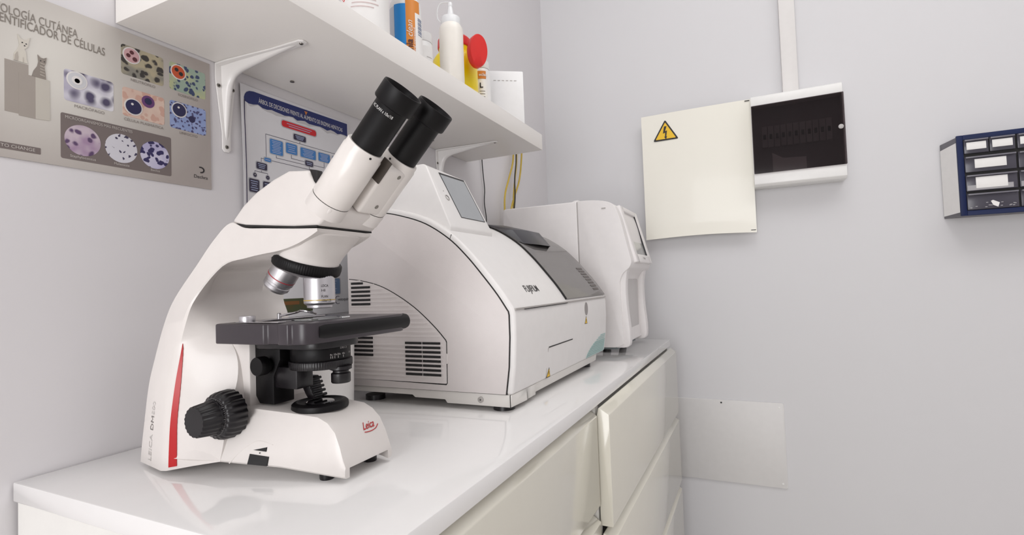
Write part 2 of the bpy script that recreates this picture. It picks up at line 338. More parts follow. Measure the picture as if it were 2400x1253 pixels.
imgs = [('micrograph_print', .280, .326, 1.1805, 1.214, cells('cell_print_violet', 'E4E2E8', '514A66', 75, .30, .28, 'A8A2B8', 1.), 'MACRÓFAGO'),
        ('micrograph_print', .334, .3805, 1.228, 1.263, cells('cell_print_olive', '8F8C82', '3C3836', 130, .34, .12, 'B9AE92', 3.), 'NEUTRÓFILO'),
        ('micrograph_print', .3875, .4335, 1.228, 1.263, cells('cell_print_green', '9DB0A0', '39466A', 150, .30, .1, 'B9BE95', 5.), 'EOSINÓFILO'),
        ('micrograph_print', .335, .381, 1.180, 1.2135, cells('cell_print_pink', 'DDBFB0', 'D2A898', 130, .45, .1, 'E2C8B8', 7.), 'CÉLULA PLASMÁTICA'),
        ('micrograph_print', .3875, .4335, 1.180, 1.2145, cells('cell_print_blue', '8FA0CE', '4A4670', 210, .33, .1, '9CABD6', 9.), 'LINFOCITO')]
for n, x0, x1, z0, z1, m, cap in imgs:
    plate(n, x0, x1, z0, z1, 0, m, t, r=.003)
    wtext('caption', cap, (x0+x1)/2, z0-.0055, pcap, t, size=.0045, align='CENTER', k=0)
ring = mat('badge_white', 'E4E0DE', .4); bpink = mat('badge_pink', 'D4A9AC', .4); bnuc = mat('badge_nucleus', '5A2A30', .4); bor = mat('badge_orange', 'C8562F', .4); bblue = mat('badge_blue', '26244E', .4); bpur = mat('badge_purple', '6A3F74', .4); bgrey = mat('badge_grey', 'CFCFD3', .4)
def badge(x, z, r, fill, nuclei):
    d = wdisc('cell_badge', x, z, r, 1, ring, t); wdisc('cell_badge_fill', x, z, r*.86, 2, fill, d)
    for dx, dz, q, m in nuclei: wdisc('nucleus', x+dx*r, z+dz*r, q*r, 3, m, d, n=18)
badge(.2915, 1.2045, .0095, bgrey, [(0, 0, .5, ring), (0, -.05, .26, dgreytxt)])
badge(.345, 1.2525, .0095, bpink, [(.0, .38, .24, bnuc), (-.38, -.1, .24, bnuc), (.34, -.36, .27, bnuc)])
badge(.3985, 1.2525, .0095, bor, [(-.25, .25, .25, blacktxt), (.32, -.15, .27, blacktxt)])
badge(.3465, 1.1925, .0098, bblue, [(-.15, .3, .14, ring)]); wdisc('plasma_cell', .3625, 1.2035, .0072, 1, bpur, t); wdisc('plasma_cell_nucleus', .3625, 1.2040, .0040, 2, bblue, t)
badge(.399, 1.2045, .0095, bblue, [(-.1, .3, .14, ring)]); wdisc('lymphocyte', .4150, 1.1970, .0042, 1, bblue, t)
pan = mat('poster_dark_panel', '776C69', .35)
plate('caption_panel', .277, .3885, 1.1185, 1.1665, 0, pan, t, r=.002)
wtext('panel_heading', 'MICROORGANISMOS MÁS FRECUENTES', .2805, 1.1612, plight, t, width=.064, size=.0045, k=1)
for x, m, cap in ((.2965, cells('germ_print_violet', 'C9B9C4', '5C4468', 120, .24, .15, 'A78CA8', 11.), 'Staphylococcus'), (.3335, cells('germ_print_white', 'D8D6DE', '3C3654', 190, .26, .06, None, 13.), 'Malassezia'), (.3695, cells('germ_print_indigo', 'CFCBE0', '2C2458', 160, .42, .08, 'B8B2D4', 15.), 'Bacilos')):
    wdisc('micrograph_print', x, 1.1408, .0164, 1, m, t, n=36); wtext('caption', cap, x, 1.1212, plight, t, size=.0038, align='CENTER', k=1)
plate('slogan_bar', .190, .2605, 1.1180, 1.1245, 0, pan, t, r=.0006)
wtext('slogan', 'TIME TO CHANGE', .2560, 1.1198, plight, t, size=.0045, align='RIGHT', k=1)
bm = bmesh.new(); A = [math.radians(a) for a in range(-95, 116, 15)]
add_prism(bm, [(.4255+.0052*math.cos(a), 1.1335+.0042*math.sin(a)) for a in A]+[(.4255+.0035*math.cos(a), 1.1335+.0026*math.sin(a)) for a in A[::-1]], 'y', -.0018, -.0012)
link('logo_mark', bm, blacktxt, t, smooth=False)
wtext('logo_text', 'Dechra', .4255, 1.1222, blacktxt, t, size=.0062, align='CENTER', k=0)

# decision-tree poster, its left edge curling off the wall
t = thing('liver_enzyme_poster', 'white decision-tree poster with navy banner hanging behind the microscope', 'poster', (.59, 0, 1.10))
bm = bmesh.new(); nx, nz = 12, 24; px0, px1, pz0, pz1 = .4835, .6975, .933, 1.2685
def curl(x, z):
    e = max(0, 1-(x-px0)/.05); return -.0013-.006*e*e*(.5+.5*math.sin((1.2685-z)*16-.6))
G = [[bm.verts.new((px0+(px1-px0)*i/nx, curl(px0+(px1-px0)*i/nx, pz0+(pz1-pz0)*j/nz), pz0+(pz1-pz0)*j/nz)) for i in range(nx+1)] for j in range(nz+1)]
for j in range(nz):
    for i in range(nx): bm.faces.new((G[j][i], G[j][i+1], G[j+1][i+1], G[j+1][i]))
r_ = bmesh.ops.extrude_face_region(bm, geom=bm.faces[:])
for v in [g for g in r_['geom'] if isinstance(g, bmesh.types.BMVert)]: v.co.y += .0004
pp = mat('poster_white_paper', 'E2E1E4', .35)
link('poster_sheet', bm, pp, t)
CURL = True
navy = mat('print_navy', '1E2A66', .35); npurp = mat('print_dark_violet', '2C2440', .4); nblue = mat('print_blue', '3F7FC2', .4); nred = mat('print_red', 'D2232B', .4); nline = mat('print_line', '5C5868', .5); ntear = mat('print_torn_grey', 'C6C4C6', .5)
# banner with torn lower edge
top = [(.4890, 1.2500), (.4905, 1.2545), (.4935, 1.2585), (.498, 1.2613), (.505, 1.2628)]+[(.505+(.694-.505)*i/8, 1.2628+.0035*i/8) for i in range(1, 9)]
low = [(.694-(.694-.489)*i/26, 1.2440+.0012*math.sin(i*1.7)+.0008*math.sin(i*3.9)) for i in range(27)]
def wstrip(name, up_, lo_, k, m):
    def zi(P_, x):
        P_ = sorted(P_)
        for p, q in zip(P_, P_[1:]):
            if p[0] <= x <= q[0]: return p[1]+(q[1]-p[1])*(x-p[0])/max(q[0]-p[0], 1e-9)
        return P_[0][1] if x < P_[0][0] else P_[-1][1]
    xs = sorted(set([round(p[0], 5) for p in up_+lo_])); bm = bmesh.new(); y = -.0014-.0002*k; L_ = []
    for x in xs:
        yy = y+curl(x, 1.25)+.0013; a_, c_ = zi(lo_, x), max(zi(up_, x), zi(lo_, x)+.0003)
        L_.append([bm.verts.new((x, yy-.0002, a_)), bm.verts.new((x, yy-.0002, c_)), bm.verts.new((x, yy+.0002, c_)), bm.verts.new((x, yy+.0002, a_))])
    for p, q in zip(L_, L_[1:]):
        for i in range(4): bm.faces.new((p[i], p[(i+1) % 4], q[(i+1) % 4], q[i]))
    bm.faces.new(L_[0]); bm.faces.new(L_[-1][::-1])
    return link(name, bm, m, t, smooth=False)
wstrip('banner_shadow', top, [(x, z-.0032+.0022*math.sin(i*.9)) for i, (x, z) in enumerate(low)], 0, ntear)
wstrip('banner', top, low, 1, navy)
wtext('poster_title', 'ÁRBOL DE DECISIONES FRENTE AL AUMENTO DE ENZIMAS HEPÁTICAS', .5135, 1.2490, whitetxt, t, width=.1685, size=.0095, k=1)
wpoly('banner_mark', [(.5985, 1.2620), (.6005, 1.2620), (.6015, 1.2595), (.6025, 1.2620), (.6045, 1.2620), (.6015, 1.2560)], 2, orangelab, t)
bm = tube([(.489, -.0042, 1.246)]+[(.4885, curl(.4885, z)-.0004, z) for z in (1.22, 1.19, 1.16, 1.13, 1.10, 1.06, 1.0, .95)], .0006, 6, 4)
link('print_border', bm, npurp, t)
halo = mat('print_halo', 'B9B9BE', .5)
def node(x0, x1, z0, z1, m, lines=3, r=.0022):
    h = plate('flow_box_outline', x0-.0016, x1+.0016, z0-.0014, z1+.0014, 0, halo, t, r=r+.001)
    plate('flow_box', x0, x1, z0, z1, 1, m, h, r=r)
    for i in range(lines):
        z = z1-(i+1)*(z1-z0)/(lines+1); w = (x1-x0)*(.36-.1*((i*7) % 3)/2)
        c = (x0+x1)/2; wpoly('flow_box_print_line', [(c-w, z-.0005), (c+w, z-.0005), (c+w, z+.0005), (c-w, z+.0005)], 2, mat('print_line_light', 'A9B4D2', .5), h)
def wire(*pts):
    for (xa, za), (xb, zb) in zip(pts, pts[1:]):
        h = .00035; wpoly('flow_line', [(min(xa, xb)-h, min(za, zb)-h), (max(xa, xb)+h, min(za, zb)-h), (max(xa, xb)+h, max(za, zb)+h), (min(xa, xb)-h, max(za, zb)+h)], 0, nline, t)
node(.554, .622, 1.2255, 1.2355, nred, 2, .004)
node(.576, .600, 1.2105, 1.2195, npurp, 3)
wire((.588, 1.209), (.588, 1.206), (.525, 1.206), (.525, 1.171)); wire((.588, 1.206), (.685, 1.206), (.685, 1.160))
for a in ((.532, .555, 1.179, 1.201, 8), (.561, .582, 1.186, 1.202, 4), (.589, .620, 1.186, 1.201, 5), (.626, .651, 1.187, 1.201, 5), (.657, .676, 1.190, 1.201, 3)): node(*a[:4], nblue, a[4])
wire((.543, 1.178), (.543, 1.174), (.597, 1.174)); wire((.571, 1.184), (.571, 1.179), (.597, 1.179)); wire((.638, 1.186), (.638, 1.177), (.615, 1.177))
node(.598, .614, 1.1735, 1.182, npurp, 2); node(.5215, .5335, 1.165, 1.1705, nblue, 1, .0025)
wire((.521, 1.168), (.516, 1.168), (.516, 1.162)); wire((.5345, 1.168), (.606, 1.168)); wire((.606, 1.173), (.606, 1.160))
node(.507, .526, 1.151, 1.161, npurp, 3); wire((.516, 1.150), (.516, 1.147)); wire((.504, 1.147), (.527, 1.147)); wire((.504, 1.147), (.504, 1.142)); wire((.527, 1.147), (.527, 1.142))
for x in (.504, .527):
    wdisc('flow_sign_outline', x, 1.141, .0042, 0, halo, t); wdisc('flow_sign', x, 1.141, .003, 1, npurp, t)
wtext('plus_sign', '+', .504, 1.1397, whitetxt, t, size=.005, align='CENTER', k=1); wtext('minus_sign', '-', .527, 1.1397, whitetxt, t, size=.006, align='CENTER', k=1)
node(.493, .5115, 1.1155, 1.1345, npurp, 5); node(.5185, .537, 1.1155, 1.1345, npurp, 5); node(.590, .640, 1.145, 1.158, nblue, 3)
# lower part seen through the microscope
greenp = cells('photo_print_green', '4C5238', '565030', 40, .2, .2, '3F4630', 21.)
plate('printed_photo', .5375, .6065, .940, .961, 0, greenp, t, r=.0004)
plate('photo_print_band', .5400, .5800, .9515, .9570, 1, mat('print_rust', '80552F', .5), t, r=.001)
node(.618, .667, .9655, .9915, mat('print_slate_blue', '6E86A8', .4), 5)
bm = bmesh.new(); A = [math.radians(a) for a in range(60, 301, 15)]
add_prism(bm, [(.662+.007*math.cos(a), .955+.007*math.sin(a)) for a in A]+[(.662+.0058*math.cos(a), .955+.0062*math.sin(a)) for a in A[::-1]], 'y', -.0018, -.0012)
link('logo_swirl', bm, nline, t, smooth=False); wtext('logo_text', 'vetoquinol', .661, .9535, blacktxt, t, width=.032, size=.0075, k=0)

CURL = False
# ------------------------------------------------------------------ microscope
cx = .378
ms = thing('microscope', 'white binocular microscope with black eyepieces and red side stripe on the worktop', 'microscope', (cx, -.2, HC))
st = [  # back edge (w,y,z), widest corner (w,y,z), front edge (w,y,z)
    ((.066, -.071, .8035), (.078, -.128, .8045), (.0630, -.190, .8160)),
    ((.0655, -.073, .822), (.0775, -.128, .8270), (.0590, -.190, .8330)),
    ((.065, -.077, .846), (.0765, -.129, .8530), (.0540, -.188, .8560)),
    ((.064, -.083, .881), (.0740, -.131, .8850), (.0410, -.186, .8870)),
    ((.061, -.089, .909), (.0700, -.134, .9110), (.0362, -.177, .9150)),
    ((.056, -.096, .942), (.0630, -.139, .9435), (.0338, -.145, .9460)),
    ((.050, -.104, .968), (.0540, -.143, .9675), (.0310, -.133, .9720)),
    ((.044, -.131, 1.001), (.0450, -.1725, .9985), (.0300, -.150, .9960)),
    ((.040, -.153, 1.026), (.0395, -.200, 1.0055), (.0280, -.185, 1.0030)),
    ((.0375, -.1745, 1.0415), (.0375, -.222, 1.0085), (.0280, -.215, 1.0050)),
    ((.0370, -.196, 1.0350), (.0370, -.241, 1.0100), (.0300, -.238, 1.0080)),
    ((.0365, -.224, 1.0325), (.0365, -.261, 1.0140), (.0320, -.258, 1.0120)),
    ((.0360, -.260, 1.0295), (.0360, -.279, 1.0200), (.0330, -.276, 1.0190)),
    ((.0355, -.2895, 1.0275), (.0355, -.290, 1.0250), (.0335, -.287, 1.0240))]
Bs = catmull([a for a, b_, c in st], 5); Cs = catmull([b_ for a, b_, c in st], 5); Fs = catmull([c for a, b_, c in st], 5)
rings = []
for bb, cc, ff in zip(Bs, Cs, Fs):
    c1 = cc.lerp(bb, .07); c2 = cc.lerp(ff, .07); out = (bb-cc)*.12
    half = [Vector((bb.x*.55, bb.y, bb.z))+Vector((0, out.y, out.z)), Vector((bb.x*.88, bb.y, bb.z))+Vector((0, out.y, out.z))*.45, bb, c1, c2, ff.lerp(cc, .5)+Vector((-.0022, .0, 0)), ff]
    ring_ = [Vector((cx-p.x, p.y, p.z)) for p in half]+[Vector((cx+p.x, p.y, p.z)) for p in half[::-1]]
    rings.append(ring_)
arm = link('arm', loft(rings), scopem, ms, angle=32)
def armside(i, f, off=.0006):       # point on the camera-side face between widest corner (f=0) and front edge (f=1)
    cc, ff = Cs[i], Fs[i]; m = ff.lerp(cc, .5)+Vector((-.0022, 0, 0)); c2 = cc.lerp(ff, .07)
    p = c2.lerp(m, f/.5) if f < .5 else m.lerp(ff, (f-.5)/.5)
    return Vector((cx-p.x-off, p.y-off*.5, p.z))
bm = bmesh.new(); L = []
idx = list(range(1, 23))
for i in idx:
    u = (i-1)/21; w0 = .045; w1 = w0+.150*(1-u)**.55+.004
    L.append([bm.verts.new(armside(i, w0)), bm.verts.new(armside(i, w0+(w1-w0)*.5)), bm.verts.new(armside(i, w1))])
for a, b_ in zip(L, L[1:]):
    for k in range(2): bm.faces.new((a[k], b_[k], b_[k+1], a[k+1]))
r_ = bmesh.ops.extrude_face_region(bm, geom=bm.faces[:])
for v in [g for g in r_['geom'] if isinstance(g, bmesh.types.BMVert)]: v.co += Vector((.0015, .0008, 0))
link('red_stripe', bm, redm, arm, label='curved red accent stripe')
palegrey = mat('pale_grey_ink', 'CBC7C4', .6)
# lettering up the back strip
def strip(x, y):
    f = min(max((x-.809)/.12, 0), 1); i = min(int(f*22)+1, 40)
    zt = x
    k = min(range(len(Bs)), key=lambda q: abs(Bs[q].z-zt)); bb, cc = Bs[k], Cs[k]
    p = bb.lerp(cc, .42-y/.055); return Vector((cx-p.x-.0005, p.y, zt))
for s_, z0, w_, m_ in (('LEICA', .8085, .026, palegrey), ('DM', .8385, .0135, dgreytxt), ('500', .8540, .0125, palegrey)):
    text('arm_lettering', s_, (0, 0, 0), (1, 0, 0), (0, 1, 0), m_, arm, width=w_, size=.0105, wrap=lambda x, y, z0=z0: strip(z0+x, y-.004))
# base
bst = [(-.130, .815, .077, .850, .062, .862, .052), (-.19, .815, .0627, .853, .047, .8615, .040), (-.25, .812, .048, .836, .0425, .8585, .034), (-.280, .808, .0398, .824, .0378, .8565, .0315),
       (-.291, .8065, .0370, .819, .0360, .8520, .0310), (-.300, .8055, .0350, .816, .0346, .8440, .0312), (-.306, .805, .0338, .8125, .0337, .8320, .0318), (-.310, .8045, .0328, .809, .0327, .8210, .0322), (-.3125, .8045, .0322, .8075, .0322, .8150, .0320)]
rings = []
for y, zb, wb, zm, wm, zt, wt in bst:
    half = [(wb-.0060, max(.8128, zb+.0004)), (wb-.0058, zb), (wb-.002, zb), (wb, zb+.002), (wm, zm), (wt+(wm-wt)*.06, max(zt-.0035, zm+.0004)), (wt-.0008, max(zt-.0008, zm+.0008)), (wt-.004, zt)]
    rings.append([Vector((cx-a, y, z)) for a, z in half]+[Vector((cx+a, y, z)) for a, z in half[::-1]])
bm = loft(rings)
base = link('base', bm, scopem, ms, angle=32)
for x, y in ((cx-.026, -.285), (cx+.026, -.290), (cx-.058, -.100), (cx+.058, -.100)):
    zt = .8085 if y < -.2 else .8045
    link('foot', lathe([(0, HC), (.0062, HC), (.0066, HC+.001), (.0066, zt), (0, zt)], (x, y, 0), (0, 0, 1), 24), blackm, ms)
# lamp disc on the base
ld = link('lamp_housing', lathe([(0, .8575), (.0262, .8575), (.0266, .8590), (.0262, .8625), (.0245, .8640), (.0215, .8645), (.0190, .8630), (.0140, .8628), (.0, .8628)], (.373, -.257, 0), (0, 0, 1), 56), blackmatte, ms)
link('lamp_window', lathe([(0, .8630), (.0135, .8630), (.0130, .8636), (0, .8637)], (.373, -.257, 0), (0, 0, 1), 40), mat('lamp_glass_dark', '101012', .05, coat=1.), ld)
# maker's mark on the nose of the base
def nose(x, y):
    z = .8375+y; yy = -.3035 if z > .842 else -.3045
    for a, c in zip(bst, bst[1:]):
        if c[5] <= z <= a[5]: f = (a[5]-z)/(a[5]-c[5]); yy = a[0]+(c[0]-a[0])*f
    return Vector((.3800+x, yy-.0006, z))
text('maker_mark', 'Leica', (0, 0, 0), (1, 0, 0), (0, 0, 1), redm, base, width=.0160, size=.0090, wrap=nose, shear=.45, bold=.01)
bm = tube([nose(.001, -.002), nose(.008, -.0028), nose(.016, -.002), nose(.021, .0008)], .0004, 6, 4); link('maker_mark_swash', bm, redm, base)
# power switch and cover outline on the camera side of the base
def bside(y, z, off=.0014):
    for a, c in zip(bst, bst[1:]):
        if c[0] <= y <= a[0]:
            f = (a[0]-y)/(a[0]-c[0]); g = [a[k]+(c[k]-a[k])*f for k in range(7)]
            w = g[2]+(g[4]-g[2])*max(0, (z-g[1]-.002)/(g[3]-g[1]-.002)) if z < g[3] else g[4]+(g[6]-g[4])*(z-g[3])/(g[5]-g[3])
            return Vector((cx-w-off, y, z))
def sidepatch(name, pts, m, parent, th=.003):
    bm = bmesh.new(); a = [bm.verts.new(bside(y, z)) for y, z in pts]; c = [bm.verts.new(bside(y, z)+Vector((th, 0, 0))) for y, z in pts]
    bm.faces.new(a); bm.faces.new(c[::-1]); n = len(a)
    for i in range(n): bm.faces.new((a[i], c[i], c[(i+1) % n], a[(i+1) % n]))
    return link(name, bm, m, parent, smooth=False)
sidepatch('power_switch', [(-.2190, .8150), (-.2190, .8235), (-.2385, .8215), (-.2385, .8140)], darkm, ms)
sidepatch('switch_marker', [(-.2215, .8268), (-.2350, .8295), (-.2350, .8258)], darkm, ms)
link('switch_dot', cyl(bside(-.2290, .8246), (-1, 0, 0), .0006, .0004, 8), darkm, ms)
bm = tube([bside(-.200, .8150, .0006), bside(-.206, .8225, .0006), bside(-.2145, .8300, .0006), bside(-.224, .8340, .0006), bside(-.240, .8315, .0006)], .00055, 6, 5); link('switch_cover_edge', bm, scopem, base)
# focus column under the stage
link('focus_column', prism([(-.120, .845), (-.120, .928), (-.172, .928), (-.186, .9215), (-.196, .9215), (-.196, .845)], 'x', cx-.0350, cx+.0350), scopem, ms, bevel=.0018)
for z in (.904, .874): link('screw', cyl((cx-.0352, -.178, z), (-1, 0, 0), .0007, .0003, 10), darkm, ms)
# coarse and fine focus knobs, both sides
for s in (-1,):
    o = (cx+s*.047, -.1880, .8575); d = (s, 0, 0)
    k = link('coarse_focus_knob', lathe([(0, 0), (.0195, 0), (.0225, .001), (.0230, .004), (.0225, .0125), (.0210, .0175), (.0195, .0192), (.0180, .0197), (0, .0197)], o, d, 192, knurl=.05, nk=24), blackm, ms, angle=40)
    o2 = (cx+s*.0662, -.1880, .8575)
    f = link('fine_focus_knob', lathe([(0, 0), (.0172, 0), (.0170, .0028), (.0160, .003), (.0142, .0185), (.0134, .0195), (0, .0195)], o2, d, 160, knurl=.06, nk=20), blackm, ms, angle=40)
    if s < 0:
        bm = bmesh.new()
        for q in range(60):
            a = 2*math.pi*q/60; l = .0026 if q % 6 == 0 else .0016; c_ = Vector((o2[0]-.0002, o2[1]+.0173*math.cos(a), o2[2]+.0173*math.sin(a)))
            bmesh.ops.create_cube(bm, size=1, matrix=Matrix.LocRotScale(c_-Vector((l/2, 0, 0)), Matrix.Rotation(a, 3, 'X'), (l, .0004, .0004)))
        tag(link('dial_marks', bm, mat('dial_ink', '8E8C8C', .6), f, smooth=False), kind='stuff')
# head above the black seam
hp = [(-.1760, 1.0430), (-.193, 1.0578), (-.212, 1.0690), (-.236, 1.0785), (-.256, 1.0840), (-.2815, 1.0815), (-.3090, 1.0430), (-.2920, 1.0295), (-.262, 1.0310), (-.236, 1.0335), (-.210, 1.0358), (-.196, 1.0372), (-.186, 1.0395)]
head = link('head_cover', prism(hp, 'x', cx-.0372, cx+.0372), scopem, ms, bevel=.0032, seg=3, angle=30)
sp = [(-.1755, 1.0418), (-.186, 1.0380), (-.197, 1.0358), (-.212, 1.0346), (-.236, 1.0323), (-.262, 1.0297), (-.2905, 1.0283), (-.2905, 1.0300), (-.262, 1.0315), (-.236, 1.0341), (-.212, 1.0366), (-.197, 1.0380), (-.186, 1.0402)]
link('seam', prism(sp, 'x', cx-.0366, cx+.0366), seamm, ms, smooth=False)
# nosepiece housing
def rrect3(w, y0, y1, z0, z1, n=32):      # superellipse ring, tilted: z0 at y0, z1 at y1
    pts = []
    for i in range(n):
        a = 2*math.pi*i/n; c, s = math.cos(a), math.sin(a); e = .5
        u = math.copysign(abs(c)**e, c); v = math.copysign(abs(s)**e, s)
        y = (y0+y1)/2+(y1-y0)/2*v; pts.append(Vector((cx+w*u, y, z0+(z1-z0)*(y-y0)/(y1-y0))))
    return pts
TT = math.radians(20); ta = Vector((0, math.sin(TT), -math.cos(TT))); tc_ = Vector((cx, -.2385, .9985))
tu = Vector((1, 0, 0)); tv = Vector((0, -math.cos(TT), -math.sin(TT)))
def tring(r, t, n=32): return [tc_+ta*t+tu*(r*math.cos(2*math.pi*i/n))+tv*(r*math.sin(2*math.pi*i/n)) for i in range(n)]
rings = [rrect3(.0345, -.200, -.2885, 1.0240, 1.0262), rrect3(.0352, -.198, -.2880, 1.0180, 1.0225), rrect3(.0340, -.202, -.2800, 1.0150, 1.0165),
         [a.lerp(b_, .6) for a, b_ in zip(rrect3(.0320, -.206, -.272, 1.011, 1.010), tring(.0310, -.010))], tring(.0300, -.0065), tring(.0302, -.0050), tring(.0302, 0)]
link('nosepiece_housing', loft(rings), scopem, ms, angle=40)
tr = link('turret_ring', lathe([(0, -.0054), (.0318, -.0054), (.0332, -.004), (.0335, .0), (.0330, .0042), (.0320, .0054), (0, .0054)], tc_, ta, 360, knurl=.008, nk=90), blackmatte, ms, angle=50)
link('turret_plate', lathe([(0, .0052), (.0316, .0052), (.0305, .0068), (.022, .0100), (.010, .0110), (0, .0110)], tc_, ta, 60), silverm, ms)
def objective(o, d, big, band, lab):
    d = Vector(d).normalized()
    if big: prof = [(0, 0), (.0145, 0), (.0148, .0008), (.0148, .0300), (.0138, .0312), (.0120, .0322), (.0118, .0345), (.0085, .0352), (0, .0352)]
    else: prof = [(0, 0), (.0140, 0), (.0142, .0008), (.0142, .0190), (.0128, .0200), (.0128, .0222), (.0133, .0228), (.0133, .0262), (.0118, .0280), (.0112, .0292), (.006, .0296), (0, .0285)]
    ob = link('objective', lathe(prof, o, d, 48), silverm, ms, label=lab)
    t0 = .0268 if big else .0140; r0 = .01495 if big else .01435
    link('colour_band', lathe([(r0-.001, t0), (r0, t0), (r0, t0+.0009), (r0-.001, t0+.0009)], o, d, 48), band, ob)
    return ob
o1 = Vector((cx, -.254, .9890)); d1 = Vector((0, 0, -1))
ob = objective(o1, d1, True, goldm, 'upright silver objective with a gold band')
Rm = Matrix.Rotation(math.radians(165), 3, ta)
o2 = tc_+Rm@(o1-tc_); d2 = Rm@d1
o2 = o2+d2*.004
objective(o2, d2, False, redline, 'tilted silver objective with a red band')
vd = math.atan2(-.646+.254, 0-cx)
for s_, z, w_ in (('LEICA', .9745, .0068), ('HI', .9700, .0035), ('PLAN', .9640, .0062), ('100x/1.25', .9600, .0095)):
    text('objective_lettering', s_, (0, 0, 0), (1, 0, 0), (0, 1, 0), blacktxt, ob, width=w_, size=.0036,
         wrap=lambda x, y, z=z: Vector((cx+.0150*math.cos(vd+.10+x/.0148), -.254+.0150*math.sin(vd+.10+x/.0148), z+y)))
# eyepiece tubes
td = Vector((0, -.7071, .7071)); tp = Vector((0, .7071, .7071))
for x in (-.025, .025): link('tube_mount', lathe([(0, -.020), (.0183, -.020), (.0183, -.0066), (0, -.0066)], (cx+x, -.302, 1.059), td, 40), scopem, ms); link('mount_gap', lathe([(0, -.0068), (.0179, -.0068), (.0179, -.0060), (0, -.0060)], (cx+x, -.302, 1.059), td, 40), seamm, ms)
for s, lab in ((-1, 'eyepiece tube'), (1, 'eyepiece tube')):
    o = Vector((cx+s*.025, -.302, 1.059))
    w = link('tube_sleeve', lathe([(0, -.0062), (.0178, -.0062), (.0184, -.0050), (.0184, .0475), (.0176, .0488), (.0176, .0530), (.0170, .0540), (.0152, .0540), (0, .0520)], o, td, 56), scopew, ms)
    e = link('eyepiece', lathe([(0, .050), (.0150, .050), (.0150, .0945), (.0154, .0960), (.0176, .0968), (.0182, .0980), (.0182, .1120), (.0178, .1135), (.0171, .1135), (.0158, .1110), (.0148, .1040), (.0110, .1010), (0, .1010)], o, td, 56), blackmatte, ms)
    link('eyepiece_lens', lathe([(0, .1018), (.0108, .1012), (.0108, .1008), (0, .1008)], o, td, 32), mat('lens_dark', '17181C', .04, coat=1.), e)
    va = math.radians(200)
    f0 = (Vector((CAM.x, CAM.y, CAM.z))-(o+td*.05)); f0 = (f0-td*f0.dot(td)).normalized()
    link('sleeve_screw', cyl(o+td*.0508+(Matrix.Rotation(math.radians(-28*s), 3, td)@f0)*.0175, (Matrix.Rotation(math.radians(-28*s), 3, td)@f0), .0011, .0004, 10), darkm, w)
    if s < 0:
        sd = td.cross(f0)
        for s_, w_, a0 in (('HC PLAN s 10x/18', .0225, .75),):
            text('eyepiece_lettering', s_, (0, 0, 0), (1, 0, 0), (0, 1, 0), whitetxt, e, width=w_, size=.0038,
                 wrap=lambda x, y: o+td*(.0895+y)+(Matrix.Rotation((x-.0175)/.0152, 3, td)@f0)*.01525)
ro = Vector((cx, -.302, 1.059))
bm = bmesh.new()
def bridge(x0, x1, p0, p1, s0, s1):
    vs = [bm.verts.new(ro+Vector((x, 0, 0))+tp*p+td*s_) for s_ in (s0, s1) for x, p in ((x0, p0), (x1, p0), (x1, p1), (x0, p1))]
    for f in ((0, 1, 2, 3), (7, 6, 5, 4), (0, 4, 5, 1), (1, 5, 6, 2), (2, 6, 7, 3), (3, 7, 4, 0)): bm.faces.new([vs[i] for i in f])
bridge(-.0064, .0260, -.0180, .0150, -.0055, .0475)
br = link('tube_bridge', bm, scopew, ms, bevel=.0030, seg=3)
for x, s_ in ((.0150, .0415), (.0125, .0050)):
    sc = link('screw', lathe([(0, .0006), (.0016, .0006), (.0022, 0), (.0022, -.001), (0, -.001)], ro+Vector((x, 0, 0))-tp*.0181+td*s_, -tp, 16), screwm, br)
bm = bmesh.new(); bridge(-.0070, -.0052, -.0184, -.008, .030, .0530)
link('bridge_slot', bm, mat('slot_brown', '4A423C', .5), ms)
bm = prism([(-.2835, 1.0820), (-.2925, 1.0800), (-.2945, 1.0640), (-.2890, 1.0700)], 'x', cx-.0374, cx-.030); link('head_lock', bm, blackm, ms, bevel=.0006)
# stage
sto = rr(.3155, .462, -.2985, -.176, .006, 4)
def stage_outline():
    p = [(.456, -.186), (.452, -.180), (.322, -.180), (.3155, -.186), (.3155, -.2500), (.3190, -.2530), (.3190, -.2665), (.3160, -.2680), (.3160, -.2795), (.3195, -.2820), (.3195, -.2870)]
    p += [(.3195+.014*(1-math.cos(math.radians(a))), -.2870-.0115*math.sin(math.radians(a))) for a in (20, 45, 70, 90)]
    p += [(.449, -.2985), (.4545, -.2965), (.456, -.292)]
    return p
stg = link('stage', prism(stage_outline(), 'z', .9245, .9430), stagem, ms, bevel=.0012, angle=40)
link('stage_front_rail', loft([[Vector((x, -.2935+.0075*math.cos(a)*k, .9345+.0084*math.sin(a)*k)) for a in [2*math.pi*i/20 for i in range(20)]] for x, k in ((.3335, .9), (.34, 1), (.459, 1), (.462, .93), (.4635, .7))]), blackmatte, stg)
link('stage_underside', prism(rr(.345, .410, -.284, -.190, .02, 6), 'z', .9165, .9250), blackm, stg, bevel=.001)
sc = link('slide_clip', B((.3215, .3300, -.2620, -.2060, .9435, .9443), (.3300, .4200, -.2180, -.2060, .9433, .9445)), chromem, ms, bevel=.0003)
link('clip_screw', lathe([(0, .9443), (.0068, .9443), (.0070, .9450), (.0070, .9490), (.0066, .9496), (0, .9496)], (.329, -.2125, 0), (0, 0, 1), 32), silverm, sc)
link('clip_pivot', lathe([(0, .9443), (.0022, .9443), (.0022, .9492), (.0016, .9500), (0, .9500)], (.366, -.2110, 0), (0, 0, 1), 20), chromem, sc)
link('clip_finger', tube([(.366, -.2120, .9470), (.372, -.2280, .9500), (.366, -.2420, .9520), (.371, -.2500, .9500), (.384, -.2420, .9480)], .0011, 8, 6), chromem, sc)
